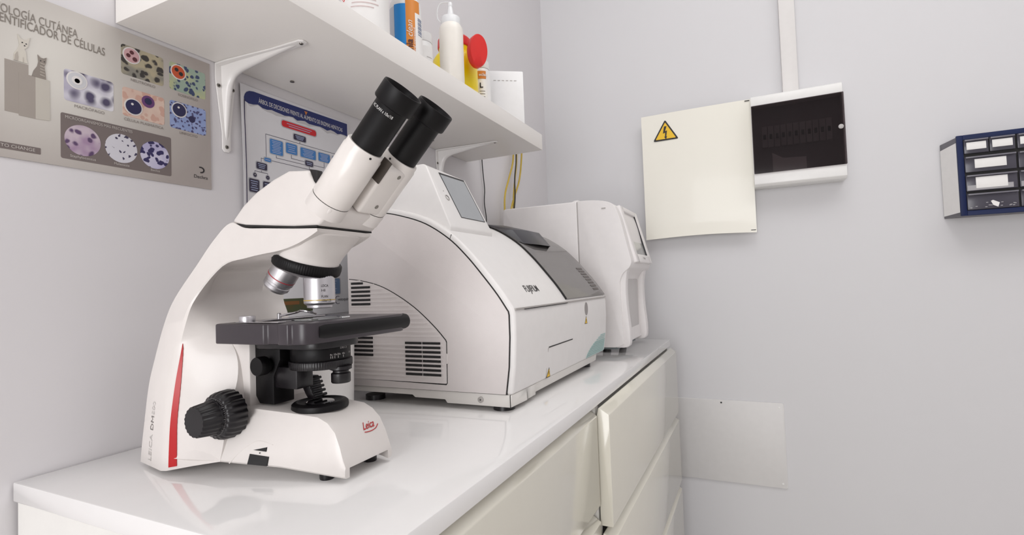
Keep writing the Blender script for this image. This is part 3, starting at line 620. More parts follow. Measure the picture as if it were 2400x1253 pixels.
tag(link('glass_slide', B((.352, .402, -.2700, -.2440, .9432, .9443)), glassm, base=(.377, -.257, .9432)), 'clear glass slide lying on the black microscope stage', 'glass slide')
link('stage_rear_strip', B((.345, .440, -.2010, -.1850, .9428, .9434)), blackm, stg)
# stage carrier and condenser
link('stage_bracket', prism([(-.1955, .9240), (-.1955, .8700), (-.2010, .8625), (-.2210, .8625), (-.2210, .8900), (-.2300, .9060), (-.2300, .9240)], 'x', cx-.0285, cx-.004), blackmatte, ms, bevel=.001)
link('condenser_carrier', B((cx-.0265, cx-.006, -.250, -.218, .8780, .8990)), blackm, ms, bevel=.002)
bk = link('condenser_clamp_knob', lathe([(0, 0), (.0060, 0), (.0060, .004), (.0085, .0045), (.0090, .0055), (.0090, .0135), (.0085, .0145), (0, .0145)], (cx-.0280, -.2150, .9010), (-1, 0, 0), 40), blackmatte, ms)
cn = link('condenser', lathe([(0, .9240), (.0240, .9240), (.0245, .9190), (.0275, .9185), (.0282, .9175), (.0282, .9055), (.0275, .9045), (.0275, .9035), (0, .9035)], (cx, -.2540, 0), (0, 0, 1), 56), blackmatte, ms)
link('iris_ring', lathe([(0, .9038), (.0295, .9038), (.0300, .9032), (.0300, .8972), (.0292, .8962), (0, .8962)], (cx, -.2540, 0), (0, 0, 1), 240, knurl=.02, nk=80), blackm, ms, angle=50)
vd2 = math.atan2(-.646+.254, 0-cx)
for s_, a0, z in (('4x', .28, .9090), ('10x', .40, .9090), ('20x', .54, .9090), ('40x', .74, .9090), ('100x', 1.1, .9090), ('0.90/1.25', .66, .9145)):
    text('condenser_scale', s_, (0, 0, 0), (1, 0, 0), (0, 1, 0), greytxt, cn, size=.0026, wrap=lambda x, y, a0=a0, z=z: Vector((cx+.02845*math.cos(vd2+a0+x/.0284), -.254+.02845*math.sin(vd2+a0+x/.0284), z+y)))
for a0 in (.31, .37, .45, .58, .80):
    a = vd2+a0; link('condenser_tick', B((-.0001, .0003, -.0002, .0002, .9062, .9084)), greytxt, cn, smooth=False).location = Vector((cx+.0282*math.cos(a), -.254+.0282*math.sin(a), 0))
link('iris_lever', lathe([(0, .8975), (.0105, .8975), (.0105, .8945), (.0075, .8930), (.0075, .8915), (.0092, .8905), (.0092, .8825), (.0085, .8815), (0, .8815)], (.3800, -.2775, 0), (0, 0, 1), 36), blackm, ms)
lv = loft([[Vector((cx-.006*k, -.236+dy-.006*k, z)), Vector((cx+.010*k, -.236+dy-.006*k, z)), Vector((cx+.010*k, -.236+dy+.006*k, z)), Vector((cx-.006*k, -.236+dy+.006*k, z))] for dy, z, k in ((0, .8860, .9), (-.002, .8780, .95), (-.006, .8690, .85), (-.008, .8640, .7))])
lvo = link('condenser_lever', lv, blackm, ms, bevel=.001)
for q in range(5): link('lever_rib', tube([(cx-.006, -.2425-.0018*q, .8835-.004*q), (cx+.010, -.2425-.0018*q, .8835-.004*q)], .0014, 8, 1), blackm, lvo)

# ------------------------------------------------------------------ dry chemistry analyzer
fx0, fx1 = .6145, 1.073
an = thing('chemistry_analyzer', 'large white bench analyzer with curved top and side vents behind the microscope', 'analyzer', (.84, -.21, HC))
arc = [(-.070, 1.0935), (-.105, 1.0965), (-.143, 1.0935), (-.180, 1.0850), (-.222, 1.0700), (-.262, 1.0450), (-.292, 1.0170), (-.318, .9870), (-.338, .9620), (-.3545, .9375)]
arcS = [(p.x, p.y) for p in catmull([(a, b_, 0) for a, b_ in arc], 5)]
low_front = [(-.3560, .930), (-.3560, .9000), (-.3535, .8600), (-.3480, .8230)]
prof = [(-.070, .823)]+arcS+low_front
labtop = mat('analyzer_shell_white', 'ECE9E7', .38, bump=.08, bscale=900)
house = link('housing', prism(prof, 'x', fx0+.0008, fx1), labtop, an, bevel=.0085, seg=4, angle=30)
def inset(p, d):        # pull the curved and front edges of the side profile inwards
    c0 = Vector((-.12, .90)); out = []
    q = p[1:]
    for i in range(len(q)):
        a_, c_ = Vector(q[max(i-1, 0)]), Vector(q[min(i+1, len(q)-1)]); tt = (c_-a_).normalized(); nn = Vector((tt.y, -tt.x)); v = Vector(q[i])
        if nn.dot(c0-v) < 0: nn = -nn
        v = v+nn*d; out.append((min(v.x, -.0703), max(v.y, .8238)))
    return [(-.0703, .8238)]+out
sidep = inset(prof, .0090); seamp = inset(prof, .0074)
link('panel_seam', prism(seamp, 'x', fx0-.0002, fx0+.01), seamm, an, smooth=False)
side = link('side_panel', prism(sidep, 'x', fx0-.0016, fx0+.01), labm, an, bevel=.0006, angle=30)
# shell split lines
def surf(y):            # outer height of the curved shell at a given depth
    for a, c in zip(arcS, arcS[1:]):
        if c[0] <= y <= a[0]: return a[1]+(c[1]-a[1])*(a[0]-y)/(a[0]-c[0])
    return arcS[-1][1]
def nrm(y):
    e = .003; d = Vector((-2*e, surf(y-e)-surf(y+e))).normalized(); return Vector((0, d.y, -d.x)) if -d.x > 0 else Vector((0, -d.y, d.x))
link('shell_joint', prism([(-.2585, 1.0370), (-.2608, 1.0440), (-.2613, 1.0438), (-.2590, 1.0368)], 'x', fx0+.0004, fx0+.008), seamm, an, smooth=False)
link('shell_joint', prism([(-.3540, .9365), (-.3540, .9385), (-.3568, .9385), (-.3568, .9365)], 'x', fx0+.004, fx1-.004), softseam, an, smooth=False)
link('front_edge_line', prism([(-.3552, .9355), (-.3552, .9362), (-.3571, .9362), (-.3571, .9355)], 'x', .648, .826), seamm, an, smooth=False)
# plinth and feet
bm = bmesh.new()
add_prism(bm, [(-.0720, .8235), (-.3470, .8235), (-.3455, .8068), (-.2450, .8068), (-.2420, .8115), (-.1900, .8115), (-.1860, .8150), (-.0720, .8150)], 'x', fx0+.0010, fx0+.05)
add_prism(bm, [(-.0720, .8235), (-.3470, .8235), (-.3455, .8068), (-.0720, .8068)], 'x', fx0+.05, .700)
add_prism(bm, [(-.0720, .8235), (-.3460, .8235), (-.3440, .8100), (-.0720, .8100)], 'x', .700, 1.020)
link('plinth', bm, labfront, an, bevel=.0012)
link('plinth_slot', B((fx0-.0003, fx0+.004, -.3452, -.3446, .8055, .8235)), seamm, an, smooth=False)
lk = link('plinth_lock', lathe([(0, 0), (.0042, 0), (.0042, .0018), (.0030, .0022), (.0030, .0016), (.0012, .0016), (0, .0016)], (fx0+.001, -.3000, .8150), (-1, 0, 0), 24), mat('lock_grey', 'B5B0AC', .35), an)
link('lock_key_slot', cyl((fx0-.0008, -.3000, .8150), (-1, 0, 0), .0010, .0003, 10), seamm, lk)
for x in (.636, 1.0):
    for y in (-.325, -.10): link('foot', lathe([(0, HC), (.0150, HC), (.0150, HC+.0075), (0, HC+.0075)] if x < .7 else [(0, HC), (.0125, HC), (.0125, HC+.0105), (0, HC+.0105)], (x, y, 0), (0, 0, 1), 28), blackm, an)
# vent cover on the side
vy0, vx = -.0735, fx0-.0017
varc = catmull([(-.0735, .9880, 0), (-.100, .9845, 0), (-.135, .9755, 0), (-.168, .9600, 0), (-.200, .9400, 0), (-.230, .9150, 0), (-.2485, .8960, 0)], 6)
vp = [(p.x, p.y) for p in varc]+[(-.2500, .8930), (-.2490, .8350), (-.2470, .8325), (vy0, .8350)]
link('vent_outline', prism(vp, 'x', vx-.0004, vx+.003), seamm, side, smooth=False)
vi = [(y*.994-.0007, z if z < .84 else z-.0011) for y, z in vp]; vi = [(min(y, vy0), z) for y, z in [(max(y, -.2490), max(z, .8345)) for y, z in vi]]
vc = link('vent_cover', prism(vi, 'x', vx-.0011, vx+.003), labm, side, smooth=False)
def vlim(z):
    if z < .893: return -.2475
    for a, c in zip(varc, varc[1:]):
        if c.y <= z <= a.y: return a.x+(c.x-a.x)*(a.y-z)/(a.y-c.y)
    return -.0735
slotz = []
for k in range(23):
    z = .8395+k*.0064
    ym = vlim(z+.004)+.004
    if ym < -.085: link('louvre', B((vx-.0019, vx-.0006, ym, -.0760, z+.0019, z+.0049)), labm, an, bevel=.0004, seg=1)
    def slot(ya, yb): link('vent_slot', B((vx-.0024, vx-.0004, yb, ya, z-.0014, z+.0016)), darkm, an, smooth=False)
    if 18 <= k <= 22 or k == 17: slot(-.0790, max(-.1155, vlim(z+.003)+.004))
    if 5 <= k <= 9: slot(-.0790, -.1185)
    if 1 <= k <= 8: slot(-.1790, -.2075); slot(-.2095, -.2395)
link('vent_cover_latch', B((vx-.0016, vx+.002, -.2515, -.2480, .8625, .8765)), labm, an, bevel=.0005); link('vent_latch_dent', cyl((vx+.0012, -.2510, .8695), (-1, 0, 0), .0070, .0005, 32), labfront, an)
# screen hump
hx0, hx1 = .6440, .7540
hl = [(-.110, 1.0880), (-.168, 1.1560), (-.1760, 1.1585), (-.1980, 1.1585), (-.2040, 1.1550), (-.2550, 1.0570), (-.2530, 1.0400), (-.110, 1.0700)]
hr = [(-.110, 1.0880), (-.168, 1.1500), (-.1760, 1.1515), (-.1980, 1.1515), (-.2050, 1.1510), (-.2550, 1.0570), (-.2530, 1.0400), (-.110, 1.0700)]
hump = link('screen_hood', loft([[Vector((fx0+.010 if k in (0, 6, 7, 5) else hx0-.002, y, z)) for k, (y, z) in enumerate(hl)], [Vector((hx0, y, z)) for y, z in hl], [Vector((hx1, y, z)) for y, z in hr]]), labtop, an, bevel=.003, seg=3)
# display on the sloped face
sd_ = Vector((0, -.2550+.2040, 1.0570-1.1550)).normalized(); sn = Vector((0, sd_.z, -sd_.y)); sn = sn if sn.y < 0 else -sn
so = Vector((hx0, -.2040, 1.1550))
def spt(u, v, off): return so+Vector((u, 0, 0))+sd_*v+sn*off
def splate(name, u0, u1, v0, v1, o0, o1, m, parent):
    bm = bmesh.new(); vs = [bm.verts.new(spt(u, v, o)) for o in (o0, o1) for u, v in ((u0, v0), (u1, v0), (u1, v1), (u0, v1))]
    for f in ((0, 1, 2, 3), (7, 6, 5, 4), (0, 4, 5, 1), (1, 5, 6, 2), (2, 6, 7, 3), (3, 7, 4, 0)): bm.faces.new([vs[i] for i in f])
    return link(name, bm, m, parent, smooth=False)
bz = splate('display_bezel', .0262, .1015, .0068, .0905, -.001, .0006, blackm, an); splate('display', .0270, .0985, .0110, .0898, .0, .0009, screenm, bz)
pb = link('power_button', lathe([(.0036, 0), (.0050, 0), (.0050, .0008), (.0044, .0011), (.0036, .0006)], spt(.0135, .056, .0), sn, 28), softseam, an)
link('power_light', cyl(spt(.0115, .044, .0), sn, .0009, .0006, 12), softseam, an)
# smoked sampling cover following the curve, with its raised lip
cv = []; ys = [-.352+(.352-.150)*i/22 for i in range(23)]
bm = bmesh.new(); g1 = []
for y in ys:
    n_ = nrm(y); z = surf(y)
    g1.append([[bm.verts.new(Vector((x, y, z))+n_*o) for x in (.8290, .900, .985, fx1-.0015)] for o in (.0006, .0028)])
for a, c in zip(g1, g1[1:]):
    for lay in (0, 1):
        for k in range(3): bm.faces.new((a[lay][k], a[lay][k+1], c[lay][k+1], c[lay][k]))
    for k in (0, 3): bm.faces.new((a[0][k], a[1][k], c[1][k], c[0][k]))
for e_ in (g1[0], g1[-1]):
    for k in range(3): bm.faces.new((e_[0][k], e_[0][k+1], e_[1][k+1], e_[1][k]))
smk = smoked('smoked_acrylic', '8E8A88', .36)
link('sample_cover', bm, smk, an, angle=30)
link('cover_edge', loft([[Vector((.8275+dx, y, surf(y)))+nrm(y)*o for dx, o in ((0, .0002), (.0022, .0002), (.0022, .0031), (0, .0031))] for y in ys]), seamm, an)
link('sample_well', prism([(y, surf(y)-.0005) for y in (-.20, -.22, -.24, -.26, -.28, -.30, -.32, -.34)]+[(y, surf(y)+.0008) for y in (-.34, -.32, -.30, -.28, -.26, -.24, -.22, -.20)], 'x', .838, 1.060), mat('well_dark', '57534F', .5), an)
lip = [[Vector((x, y0, z0)) for y0, z0 in ((-.170, 1.0885), (-.205+a, 1.0850+b_), (-.254+a, 1.0720+b_*.5), (-.278+a, 1.0440), (-.262, 1.0480), (-.225, 1.0700))] for x, a, b_ in ((.8295, .030, -.006), (.850, .008, -.001), (.900, 0, .0015), (.960, 0, .0015), (.985, .014, -.004))]
link('cover_handle', loft(lip), mat('smoked_handle', '2B2A31', .32), an, bevel=.0015, seg=2, angle=45)
for k in range(8):
    y = -.3330-.0022*k+.0; yy = -.310-.0048*k
    n_ = nrm(yy); c_ = Vector((1.030, yy, surf(yy)))+n_*.0031
    link('cover_grille_bar', loft([[Vector((x, yy+dy, surf(yy+dy)))+nrm(yy+dy)*o for dy, o in ((-.0014, .0025), (.0014, .0025), (.0014, .0034), (-.0014, .0034))] for x in (1.015, 1.050)]), mat('grille_brown', '4C4340', .4), an, smooth=False)
# maker lettering on the curved shell
def shellw(x, y): 
    yy = -.3405+y*.62; return Vector((.690+x, yy, surf(yy)))+nrm(yy)*.0006
text('maker_lettering', 'FUJIFILM', (0, 0, 0), (1, 0, 0), (0, 1, 0), blacktxt, an, width=.050, size=.0165, wrap=shellw, bold=.004)
# front door, stickers, decal
fy = lambda z: -.3560 if z > .900 else (-.3560+.0025*(.900-z)/.04 if z > .86 else -.3535+.0055*(.86-z)/.037)
def fpatch(name, pts, m, parent, off=.0006):
    bm = bmesh.new(); a = [bm.verts.new((x, fy(z)-off, z)) for x, z in pts]; c = [bm.verts.new((x, fy(z)+.001, z)) for x, z in pts]; n = len(a)
    bm.faces.new(a); bm.faces.new(c[::-1])
    for i in range(n): bm.faces.new((a[i], c[i], c[(i+1) % n], a[(i+1) % n]))
    return link(name, bm, m, parent, smooth=False)
fpatch('hatch_seam', [(.7335, .8240), (.7335, .8700), (.7365, .8728), (.850, .8728), (.850, .8710), (.7370, .8706), (.7352, .8690), (.7352, .8240)], softseam, an, .0003)
fpatch('hatch_seam', [(.7370, .8728), (.850, .8728), (.850, .8714), (.7370, .8714)], seamm, an, .0005)
fpatch('sensor_window', disc_poly(.9300, .9200, .0095, 24, .0120), mat('sensor_grey', '8F8886', .3), an)
for x, z, s_ in ((.744, .832, .0085), (.927, .899, .0080)):
    w_ = fpatch('warning_sticker', [(x-s_, z-s_*.85), (x+s_, z-s_*.85), (x, z+s_*.95)], blacktxt, an, .0004)
    fpatch('warning_sticker_face', [(x-s_*.78, z-s_*.72), (x+s_*.78, z-s_*.72), (x, z+s_*.66)], yellowsign, w_, .0006); fpatch('warning_mark', [(x-.0007, z-.003), (x+.0007, z-.003), (x+.0009, z+.002), (x-.0009, z+.002)], blacktxt, w_, .0008)
for k in range(11):
    z = .8255+k*.0034; xl = .940+.085*(k/10)**1.6
    fpatch('teal_stripe', [(xl, z), (1.0635, z), (1.0635, z+(.0030 if k < 7 else .0020)), (xl+.004, z+(.0030 if k < 7 else .0020))], tealm, an, .0005)

# ------------------------------------------------------------------ blood counter at the far end
bx0, bx1 = 1.200, 1.440
bc = thing('blood_counter', 'tall white blood analyzer with tilted screen at the far end of the worktop', 'analyzer', (1.32, -.22, HC))
rear = [(-.055, .812), (-.055, 1.162), (-.060, 1.168), (-.2585, 1.168), (-.2585, .812)]
link('rear_cover', prism(rear, 'x', bx0, bx1), labm2, bc, bevel=.004, seg=3)
fp = [(-.2600, .8120), (-.2600, 1.1685), (-.300, 1.1670), (-.335, 1.1600), (-.350, 1.1500), (-.356, 1.1380), (-.3655, 1.1080), (-.3780, 1.0500), (-.3840, 1.0250), (-.3855, 1.0120), (-.3800, 1.0000), (-.3660, .9880), (-.3585, .9740), (-.3560, .9550), (-.3575, .9000), (-.3600, .8300), (-.3580, .8200), (-.340, .8130)]
fps = [(p.x, p.y) for p in catmull([(a, b_, 0) for a, b_ in fp[1:]], 3)]
link('front_shell', prism([fp[0]]+fps, 'x', bx0+.0005, bx1-.0005), labm2, bc, bevel=.010, seg=4, angle=30)
link('shell_joint', B((bx0+.001, bx1-.001, -.2602, -.2583, .815, 1.1665)), softseam, bc, smooth=False)
link('top_handle', prism([(-.236, 1.166), (-.248, 1.1725), (-.259, 1.1730), (-.2595, 1.166)], 'x', bx0+.012, bx1-.012), labm2, bc, bevel=.0012)
link('underside', B((bx0+.02, bx1-.02, -.34, -.075, .8060, .8125)), mat('underside_grey', '8C9496', .5), bc)
for x in (bx0+.035, bx1-.035):
    for y in (-.31, -.10): link('foot', lathe([(0, HC), (.010, HC), (.010, HC+.007), (0, HC+.007)], (x, y, 0), (0, 0, 1), 20), blackm, bc)
# screen surround standing proud of the sloping face
q0, q1 = Vector((0, -.3500, 1.1490)), Vector((0, -.3870, 1.0120)); qd = (q1-q0).normalized(); qn = Vector((0, qd.z, -qd.y)); qn = qn if qn.y < 0 else -qn
def qbox(name, x0, x1, v0, v1, o0, o1, m, parent, bevel=0.):
    bm = bmesh.new(); vs = [bm.verts.new(q0+Vector((x, 0, 0))+qd*v+qn*o) for o in (o0, o1) for x, v in ((x0, v0), (x1, v0), (x1, v1), (x0, v1))]
    for f in ((0, 1, 2, 3), (7, 6, 5, 4), (0, 4, 5, 1), (1, 5, 6, 2), (2, 6, 7, 3), (3, 7, 4, 0)): bm.faces.new([vs[i] for i in f])
    return link(name, bm, m, parent, bevel=bevel, seg=3)
for a in ((1.232, 1.262, -.004, .142), (1.395, 1.425, -.004, .142), (1.250, 1.405, -.004, .010), (1.250, 1.405, .120, .142)): qbox('screen_surround', *a, -.006, .0075, labm2, bc, .003)
sc = qbox('screen', 1.260, 1.398, .008, .122, -.002, .0022, mat('pale_lcd', 'B9B8B6', .12), bc)
qbox('screen_edge', 1.392, 1.3955, .008, .121, .0022, .0060, blackm, sc)
tq = q0+Vector((1.33, 0, 0))+qd*.1325+qn*.0078
text('model_lettering', 'VetScan', tq, (1, 0, 0), -qd, dgreytxt, bc, size=.009, align='CENTER')
bm = B((bx0-.0006, bx0+.001, -.3300, -.3200, 1.1440, 1.1465)); link('side_mark', bm, softseam, bc, smooth=False)
# lower front: two columns either side of the sampling bay
for x0, x1 in ((1.206, 1.232), (1.402, 1.434)):
    pr = catmull([(-.372, 1.004, 0), (-.366, .985, 0), (-.3625, .950, 0), (-.364, .900, 0), (-.368, .850, 0), (-.366, .818, 0), (-.352, .812, 0)], 4)
    link('bay_pillar', prism([(-.34, .812), (-.34, 1.004)]+[(p.x-.006, p.y) for p in pr], 'x', x0, x1), labm2, bc, bevel=.004, seg=3, angle=30)
link('sampling_bay', B((1.255, 1.385, -.3600, -.345, .850, .975)), mat('bay_grey', 'C9C5C4', .4), bc, bevel=.004)

# white tub between microscope and analyzer
tb = thing('plastic_tub', 'plain white tub half hidden behind the microscope condenser', 'tub', (.540, -.077, HC))
link('tub_body', lathe([(0, HC), (.047, HC), (.0495, HC+.003), (.052, HC+.092), (.0555, HC+.1000), (.0560, HC+.1030), (.0545, HC+.1030), (.0500, HC+.092), (.0470, HC+.005), (0, HC+.005)], (.540, -.077, 0), (0, 0, 1), 56), mat('tub_white', 'F1EFED', .3), tb)

# ------------------------------------------------------------------ cables behind the far analyzer
cabs = [('yellow_cable', 'yellow cable hanging leftmost behind the blood analyzer', cablem, .0026, [(1.360, .004, 1.455), (1.366, -.012, 1.445), (1.368, -.016, 1.400), (1.362, -.016, 1.335), (1.335, -.014, 1.280), (1.300, -.016, 1.225), (1.286, -.020, 1.165), (1.285, -.022, 1.05)]),
        ('yellow_cable', 'yellow cable hanging between the black cord and the wall corner, rightmost', cablem, .0026, [(1.420, .004, 1.465), (1.424, -.012, 1.455), (1.428, -.016, 1.410), (1.424, -.016, 1.355), (1.406, -.014, 1.285), (1.360, -.016, 1.225), (1.325, -.020, 1.170), (1.320, -.022, 1.05)]),
        ('yellow_cable', 'yellow cable running beside the black cord, middle of the three', cablem, .0022, [(1.380, .004, 1.440), (1.381, -.012, 1.430), (1.380, -.020, 1.400), (1.378, -.020, 1.335), (1.366, -.018, 1.280), (1.352, -.018, 1.225), (1.346, -.020, 1.165), (1.346, -.022, 1.05)]),
        ('black_cable', 'black cord tangled with the yellow cables', blackcable, .0018, [(1.366, .004, 1.430), (1.367, -.020, 1.420), (1.368, -.024, 1.400), (1.366, -.024, 1.335), (1.352, -.024, 1.280), (1.350, -.024, 1.225), (1.338, -.024, 1.165), (1.338, -.026, 1.05)]),
        ('black_cable', 'thin black cord hanging down the wall beside the analyzer screen', blackcable, .0013, [(1.186, .004, 1.40), (1.187, -.005, 1.39), (1.188, -.006, 1.300), (1.192, -.006, 1.262), (1.197, -.006, 1.225), (1.193, -.006, 1.190), (1.201, -.006, 1.150), (1.200, -.006, 1.110), (1.21, -.010, .95)])]
for n, lab, m, r, pts in cabs: tag(link(n, tube(pts, r, 10, 8), m, base=pts[-1]), lab, 'cable', 'cables behind the analyzers')

# ------------------------------------------------------------------ things on the shelf
ZT = ZS+.037
def band(name, o, r, z0, z1, a0, a1, m, parent, n=14, th=.0006):
    bm = bmesh.new(); L = []
    f = math.atan2(CAM.y-o[1], CAM.x-o[0])
    for k in range(n+1):
        a = f+math.radians(a0+(a1-a0)*k/n); L.append([bm.verts.new((o[0]+q*math.cos(a), o[1]+q*math.sin(a), z)) for q, z in ((r-.0005, z0), (r+th, z0), (r+th, z1), (r-.0005, z1))])
    for a, c in zip(L, L[1:]):
        for k in range(4): bm.faces.new((a[k], a[(k+1) % 4], c[(k+1) % 4], c[k]))
    bm.faces.new(L[0]); bm.faces.new(L[-1][::-1])
    return link(name, bm, m, parent, angle=50)
def wraptext(name, s_, o, r, a0, z0, m, parent, size, vertical=False, **k):
    f = math.atan2(CAM.y-o[1], CAM.x-o[0])
    def w(x, y):
        if vertical: x, y = -y, x
        a = f+math.radians(a0)+x/r; return Vector((o[0]+(r+.0009)*math.cos(a), o[1]+(r+.0009)*math.sin(a), z0+y))
    return text(name, s_, (0, 0, 0), (1, 0, 0), (0, 1, 0), m, parent, size=size, wrap=w, **k)
# big white bottle
o = (.572, -.155); t = thing('white_bottle', 'big white round bottle with a faint hazard label at the shelf front', 'bottle', (*o, ZT))
bo = link('bottle_body', lathe([(0, ZT), (.031, ZT), (.033, ZT+.003), (.033, ZT+.150), (.030, ZT+.165), (.018, ZT+.178), (.014, ZT+.182), (.014, ZT+.190), (0, ZT+.190)], (*o, 0), (0, 0, 1), 48), bottlew, t)
link('bottle_cap', lathe([(0, ZT+.186), (.0165, ZT+.186), (.017, ZT+.188), (.0165, ZT+.208), (0, ZT+.208)], (*o, 0), (0, 0, 1), 36), nozzlem, t)
band('label', o, .033, ZT+.004, ZT+.135, -80, 80, paperm, bo)
f = math.atan2(CAM.y-o[1], CAM.x-o[0])
for q, m_ in ((.0085, redlid), (.0070, paperm)):
    bm = bmesh.new(); vs = []
    for dx, dz in ((0, q), (q, 0), (0, -q), (-q, 0)):
        a = f+math.radians(-58)+dx/.033; rr_ = .0340+(.0003 if q < .008 else 0); vs.append(bm.verts.new((o[0]+rr_*math.cos(a), o[1]+rr_*math.sin(a), ZT+.060+dz)))
    bm.faces.new(vs); r_ = bmesh.ops.extrude_face_region(bm, geom=bm.faces[:])
    for v in [g_ for g_ in r_['geom'] if isinstance(g_, bmesh.types.BMVert)]: v.co += Vector((math.cos(f-1), math.sin(f-1), 0))*-.0006
    link('hazard_diamond', bm, m_, bo, smooth=False)
pinkt = mat('pale_pink_ink', 'D8C6C4', .6)
for k in range(4): band('label_print_line', o, .0338, ZT+.040+.0055*k, ZT+.0412+.0055*k, -35+3*k, 20+6*((k*5) % 3), pinkt, bo, 8, .0004)
# blue and orange labelled bottle
o = (.668, -.155); t = thing('labelled_bottle', 'white bottle with blue and orange label, lettering running upwards', 'bottle', (*o, ZT))
bo = link('bottle_body', lathe([(0, ZT), (.0235, ZT), (.0252, ZT+.003), (.0252, ZT+.098), (.0240, ZT+.106), (.0190, ZT+.114), (.0120, ZT+.118), (.0120, ZT+.122), (0, ZT+.122)], (*o, 0), (0, 0, 1), 48), bottlew, t)
link('bottle_cap', lathe([(0, ZT+.120), (.0145, ZT+.120), (.015, ZT+.122), (.0145, ZT+.140), (0, ZT+.140)], (*o, 0), (0, 0, 1), 36), bottlew, t)
band('label_grey', o, .0252, ZT+.006, ZT+.094, -76, -44, greylab, bo); band('label_blue', o, .0252, ZT+.006, ZT+.096, -43, 0, bluelab, bo); band('label_orange', o, .0252, ZT+.006, ZT+.104, 0, 56, orangelab, bo); band('label_white', o, .0254, ZT+.006, ZT+.084, 34, 78, paperm, bo)
darkred = mat('dark_red_ink', '4A2328', .6)
wraptext('label_lettering', 'onia', o, .0258, 22, ZT+.014, darkred, bo, .0150, True, bold=.02)
wraptext('label_lettering', 'clean', o, .0258, 22, ZT+.0425, whitetxt, bo, .0130, True, shear=.3)
wraptext('label_lettering', 'Medical concentré', o, .0262, 33, ZT+.010, whitetxt, bo, .0066, True)
for k in range(9): band('barcode_bar', o, .0261, ZT+.050+.0032*k, ZT+.0514+.0032*k+.0008*(k % 2), 46, 68, mat('barcode_ink', '8A93A8', .6), bo, 4, .0003)
# small white jar behind
o = (.752, -.125); t = thing('white_jar', 'small white jar with pale label behind the labelled bottle', 'jar', (*o, ZT))
bo = link('jar_body', lathe([(0, ZT), (.0185, ZT), (.020, ZT+.002), (.020, ZT+.082), (.018, ZT+.086), (0, ZT+.086)], (*o, 0), (0, 0, 1), 40), bottlew, t)
link('jar_lid', lathe([(0, ZT+.084), (.0200, ZT+.084), (.0205, ZT+.086), (.0200, ZT+.100), (0, ZT+.100)], (*o, 0), (0, 0, 1), 40), bottlew, t)
band('label', o, .020, ZT+.012, ZT+.074, -60, 75, paperm, bo)
wraptext('label_lettering', 'D', o, .0206, 10, ZT+.032, darkred, bo, .0120)
for k in range(5): band('label_print_line', o, .0206, ZT+.018+.009*k, ZT+.0192+.009*k, 28, 62, greytxt, bo, 5, .0003)
# squeeze bottle
o = (.802, -.158); t = thing('squeeze_bottle', 'milky squeeze bottle with pointed nozzle and tethered cap', 'squeeze bottle', (*o, ZT))
link('bottle_body', lathe([(0, ZT), (.0205, ZT), (.0222, ZT+.003), (.0222, ZT+.118), (.0215, ZT+.126), (.0180, ZT+.132), (.0165, ZT+.134), (0, ZT+.134)], (*o, 0), (0, 0, 1), 48), squeezem, t)
nz_ = link('screw_cap', lathe([(0, ZT+.132), (.0178, ZT+.132), (.0180, ZT+.144), (.0165, ZT+.1465), (.0080, ZT+.151), (.0062, ZT+.153), (.0036, ZT+.170), (.0030, ZT+.172), (0, ZT+.172)], (*o, 0), (0, 0, 1), 40), nozzlem, t)
link('nozzle_tip', lathe([(0, ZT+.168), (.0042, ZT+.168), (.0042, ZT+.174), (.003, ZT+.176), (0, ZT+.176)], (*o, 0), (0, 0, 1), 20), nozzlem, nz_)
vr = Vector((rt.x, rt.y, 0)).normalized()
link('tether', tube([Vector((*o, ZT+.177))-vr*.003, Vector((*o, ZT+.175))-vr*.018, Vector((*o, ZT+.160))-vr*.0245, Vector((*o, ZT+.146))-vr*.0235, Vector((*o, ZT+.138))-vr*.0178], .0009, 6, 5), nozzlem, nz_)
# yellow sharps container with hanging red lid
o = (.905, -.103); t = thing('sharps_container', 'yellow sharps container with open red lid on the shelf', 'container', (*o, ZT))
link('container_body', lathe([(0, ZT), (.044, ZT), (.048, ZT+.004), (.0475, ZT+.045), (.0450, ZT+.050), (.0465, ZT+.056), (.0455, ZT+.115), (.0400, ZT+.124), (.0330, ZT+.129), (.0330, ZT+.143), (0, ZT+.143)], (*o, 0), (0, 0, 1), 56), yellowm, t)
link('red_collar', lathe([(0, ZT+.141), (.0345, ZT+.141), (.0355, ZT+.144), (.0345, ZT+.158), (.030, ZT+.163), (0, ZT+.163)], (*o, 0), (0, 0, 1), 48), redlid, t)
lo = Vector((*o, ZT+.112))+vr*.024+Vector((-.034, -.040, 0)); ln = (Vector((-.62, -.70, .05))+vr*.38).normalized()
bm = bmesh.new(); v_ = Vector((0, 0, 1)); v_ = (v_-ln*v_.dot(ln)+vr*.12).normalized(); u_ = v_.cross(ln).normalized()
rings = []
for k_, t_ in ((.2, 0), (.96, 0), (1, .0015), (1, .0105), (.95, .0125), (.2, .013)):
    rings.append([lo+ln*t_+u_*(.0215*k_*math.cos(2*math.pi*i/40))+v_*(.0330*k_*math.sin(2*math.pi*i/40)) for i in range(40)])
link('red_lid', loft(rings), redlid, t, angle=50)
link('lid_hinge', tube([Vector((*o, ZT+.142))+vr*.030+Vector((-.01, -.012, 0)), lo+v_*.0310], .0030, 8, 1), redlid, t)
